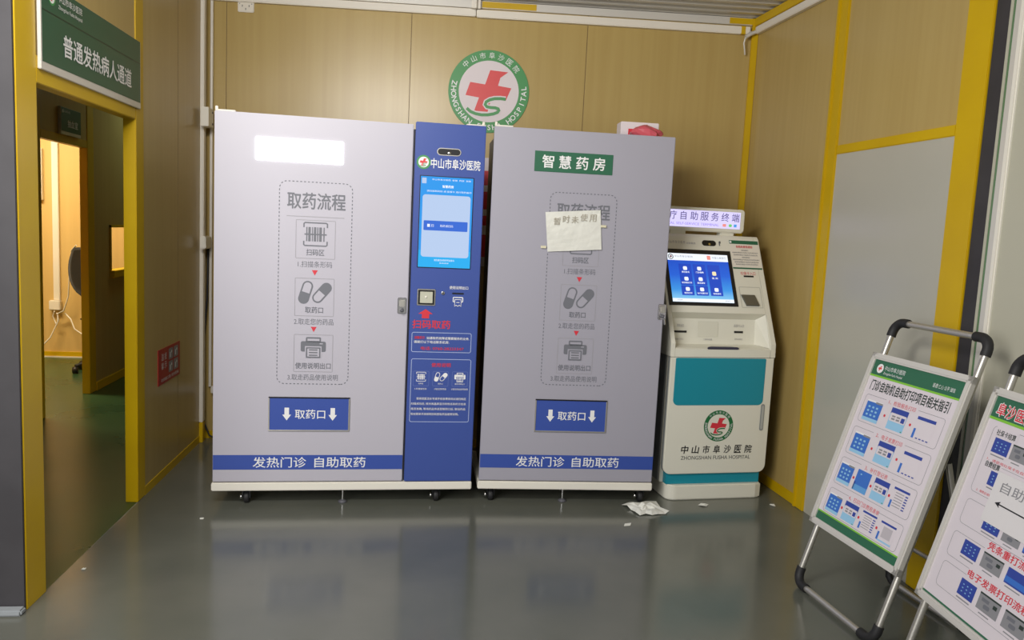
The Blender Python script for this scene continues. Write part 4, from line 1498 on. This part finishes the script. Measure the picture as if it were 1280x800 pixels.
def stand(label, ox, oy, rz, lean, s_lo, s_hi, s_top, draw, rear, knob_dark=True):
    t = thing('poster_stand', label, 'poster stand', (ox, oy, 0), rz)
    sl, cl = sin(lean), cos(lean)
    P = lambda u, s, w=0.0: (u, s * sl - w * cl, s * cl + w * sl)     # w towards the viewer
    F = lambda u, s, w: P(u, s, w)

    def bar(b, u0, u1, s0, s1, w0, w1, m):
        vs = [P(u, s, w) for w in (w0, w1) for u, s in ((u0, s0), (u1, s0), (u1, s1), (u0, s1))]
        b.add(vs, [[3, 2, 1, 0], [4, 5, 6, 7], [0, 1, 5, 4], [1, 2, 6, 5], [2, 3, 7, 6], [3, 0, 4, 7]], m)

    Wd = 0.545
    # snap frame: four profiles with a raised outer lip
    b = MB()
    fw = 0.026
    for (u0, u1, s0, s1) in ((0, Wd, s_hi - fw, s_hi), (0, Wd, s_lo, s_lo + fw), (0, fw, s_lo, s_hi), (Wd - fw, Wd, s_lo, s_hi)):
        bar(b, u0, u1, s0, s1, -0.012, 0.006, M_alu_white)
        k = 0.007
        if u1 - u0 > 0.1:
            bar(b, u0 + k, u1 - k, s0 + k, s1 - k, 0.006, 0.009, M_alu_white)
        else:
            bar(b, u0 + k, u1 - k, s0 + k, s1 - k, 0.006, 0.009, M_alu_white)
    b.build('snap_frame', t)
    b = MB()
    bar(b, 0.006, Wd - 0.006, s_lo + 0.006, s_hi - 0.006, -0.008, -0.001, M_body_dark)
    b.build('backing_board', t)
    b = MB(frame=lambda u, s, w: P(0.012 + (u / 0.545) * (Wd - 0.024), s_lo + 0.012 + (s - 0.285) / 0.752 * (s_hi - s_lo - 0.024), w))
    b.layer = 0.0004
    draw(b)
    b.build('printed_poster', t)
    # front tubes
    rr_ = 0.0125
    wb = -0.026
    fl = (0.0175 + 0.026 * sl) / cl          # tube rests on the floor
    for u in (0.024, Wd - 0.024):
        b = MB()
        b.tube([P(u, 0.09, wb), P(u, 0.6, wb), P(u, s_top - 0.06, wb)], rr_, M_alu, 12)
        b.build('front_leg', t)
    # corner elbows
    def elbow(u, sgn, s_base, up):
        c = 0.045
        pts = [(u, s_base)]
        for i in range(7):
            a = pi / 2 * i / 6
            if up:
                pts.append((u + sgn * c * (1 - cos(a)), s_base + 0.018 + c * sin(a)))
            else:
                pts.append((u + sgn * c * (1 - cos(a)), s_base - 0.018 - c * sin(a)))
        last = pts[-1]
        pts.append((last[0] + sgn * 0.028, last[1]))
        b = MB()
        b.tube([P(a, c_, wb) for a, c_ in pts], 0.0185, M_rubber, 12)
        b.build('corner_elbow', t)
        return pts[-1]

    eT = s_top - 0.018 - 0.045 - 0.0155
    eB = fl + 0.018 + 0.045 + 0.001
    a1 = elbow(0.024, 1, eT, True)
    a2 = elbow(Wd - 0.024, -1, eT, True)
    c1 = elbow(0.024, 1, eB, False)
    c2 = elbow(Wd - 0.024, -1, eB, False)
    b = MB()
    b.tube([P(a1[0] - 0.01, a1[1], wb), P(a2[0] + 0.01, a2[1], wb)], rr_, M_alu, 12)
    b.build('carry_handle', t)
    b = MB()
    b.tube([P(c1[0] - 0.01, c1[1], wb), P(c2[0] + 0.01, c2[1], wb)], rr_, M_alu, 12)
    b.build('foot_bar', t)
    # rear frame
    hs = 0.74
    h = Vector(P(0, hs, -0.055))
    for u in (0.045, Wd - 0.045):
        b = MB()
        b.tube([(u, h.y, h.z), (u, rear - 0.004, 0.06)], 0.011, M_alu, 10)
        b.build('rear_leg', t)
        b = MB()
        b.tube([(u, rear - 0.004, 0.065), (u, rear, 0.03), (u + (0.02 if u < 0.2 else -0.02), rear, 0.0155), (u + (0.05 if u < 0.2 else -0.05), rear, 0.0155)], 0.0145, M_rubber, 10)
        b.build('corner_elbow', t)
        b = MB()
        b.box(u - 0.016, u + 0.016, h.y - 0.035, h.y + 0.012, h.z - 0.02, h.z + 0.022, M_rubber, 0.004)
        b.build('hinge', t)
    b = MB()
    b.tube([(0.085, rear, 0.0155), (Wd - 0.085, rear, 0.0155)], 0.0115, M_alu, 10)
    b.build('foot_bar', t)
    k = (0.23 - 0.06) / (h.z - 0.06)
    b = MB()
    b.tube([(0.045, rear - 0.004 + (h.y - rear) * k, 0.23), (Wd - 0.045, rear - 0.004 + (h.y - rear) * k, 0.23)], 0.009, M_alu, 10)
    b.build('cross_bar', t)
    return t, P


tA, PA = stand('aluminium poster stand with green-topped printing guide, farther of the two stands', 1.621, 2.99, math.atan2(-0.998, 0.07), radians(17.4), 0.285, 1.037, 1.198, poster_left, 0.455)
anB = radians(-5.0)
tB, PB = stand('aluminium poster stand at the right edge with a paper pasted over its poster', 1.649, 2.328, anB - pi / 2, radians(15.1), 0.288, 1.025, 1.155, poster_right, 0.42)

# sheet pasted on the nearer poster
WBm = Matrix.Translation((1.649, 2.328, 0)) @ Matrix.Rotation(anB - pi / 2, 4, 'Z')
t = thing('pasted_sheet', 'white sheet with an arrow pasted on the nearer poster stand', 'paper', (1.649, 2.328, 0), anB - pi / 2)
b = MB(frame=lambda u, s, w: PB(u, s, w + 0.0031))
b.rect(0.158, 0.460, 0.618, 0.778, mat('pasted_paper', (224, 221, 222), 0.5), 1)
vs = [PB(u, s, w) for w in (0.0025, 0.0031) for u, s in ((0.158, 0.618), (0.460, 0.618), (0.460, 0.778), (0.158, 0.778))]
b.add(vs, [[0, 1, 5, 4], [1, 2, 6, 5], [2, 3, 7, 6], [3, 0, 4, 7]], M_poster_white)
b.build('sheet', t)
b = MB(frame=lambda u, s, w: PB(u, s, w + 0.0031))
b.text('自助打印', 0.300, 0.738, 0.034, M_photo_grey, w=0.215, lay=2)
b.stroke([(0.205, 0.685), (0.44, 0.683)], 0.004, M_black, 2)
b.flat([(0.190, 0.685), (0.214, 0.695), (0.208, 0.685), (0.214, 0.675)][::-1], M_black, 2)
b.build('printed_arrow', t)


# ================================================================== LITTER ON THE FLOOR
def crumple(name, label, outline, cx, cy, h, seed, m=M_paper, cat='paper', n=9):
    rnd = random.Random(seed)
    # fan of rings inside the outline with random folds
    vs, fs = [], []
    N = len(outline)
    K = 4
    for j in range(K):
        f = 1 - j / K
        for i, (x, y) in enumerate(outline):
            zz = 0.003 + (h * (0.25 + 0.75 * rnd.random()) * (1 - f * 0.75) if j else h * 0.5 * rnd.random() * (i % 2))
            vs.append(((x) * f + rnd.uniform(-1, 1) * 0.004 * (j > 0), (y) * f + rnd.uniform(-1, 1) * 0.004 * (j > 0), zz))
    vs.append((0, 0, h * 0.75))
    for j in range(K - 1):
        for i in range(N):
            i2 = (i + 1) % N
            fs.append([j * N + i, j * N + i2, (j + 1) * N + i2, (j + 1) * N + i])
    for i in range(N):
        fs.append([(K - 1) * N + i, (K - 1) * N + (i + 1) % N, K * N])
    b = MB()
    b.add(vs, fs, m)
    o = tag(b.build(name), label, cat)
    o.location = (cx, cy, 0)
    s = o.modifiers.new('thickness', 'SOLIDIFY')
    s.thickness = 0.001
    return o


crumple('crumpled_paper', 'crumpled white paper lying on the floor before the kiosk', [(-0.10, 0.09), (-0.085, 0.04), (-0.07, 0.015), (-0.06, -0.03), (-0.045, -0.065), (-0.01, -0.05), (0.02, -0.06), (0.055, -0.05), (0.095, -0.045), (0.12, -0.03), (0.10, 0.03), (0.088, 0.09), (0.085, 0.15), (0.04, 0.13), (-0.01, 0.11), (-0.06, 0.10)], 1.262, 3.83, 0.05, 3)
b = MB()
b.add([(-0.022, -0.012, 0.001), (0.012, -0.006, 0.001), (0.022, 0.014, 0.006), (-0.012, 0.010, 0.004), (-0.022, -0.012, 0.003), (0.012, -0.006, 0.003), (0.022, 0.014, 0.008), (-0.012, 0.010, 0.006)], [[3, 2, 1, 0], [4, 5, 6, 7], [0, 1, 5, 4], [1, 2, 6, 5], [2, 3, 7, 6], [3, 0, 4, 7]], M_paper)
o = tag(b.build('paper_scrap'), 'small white paper scrap on the floor nearest the viewer, below the crumpled paper', 'paper scrap')
o.location = (1.115, 3.635, 0)
crumple('paper_scrap', 'white paper scrap on the floor in front of the kiosk plinth', [(-0.028, 0.0), (-0.01, -0.02), (0.012, -0.018), (0.03, 0.002), (0.012, 0.018), (-0.008, 0.02)], 1.612, 3.917, 0.012, 5, cat='paper scrap')
crumple('paper_scrap', 'tiny white paper scrap on the floor by the right wall corner', [(-0.012, 0.014), (-0.006, -0.012), (0.010, -0.014), (0.014, 0.010)], 2.005, 3.915, 0.012, 6, cat='paper scrap')
crumple('paper_scrap', 'tiny white paper scrap on the grey floor near the left doorway', [(-0.008, 0.006), (-0.005, -0.008), (0.007, -0.006), (0.008, 0.007)], -1.235, 3.177, 0.006, 8, cat='paper scrap')
crumple('paper_scrap', 'tiny white paper scrap on the floor left of the grey machine', [(-0.010, 0.006), (-0.005, -0.008), (0.009, -0.006), (0.010, 0.007)], -0.922, 3.72, 0.006, 9, cat='paper scrap')
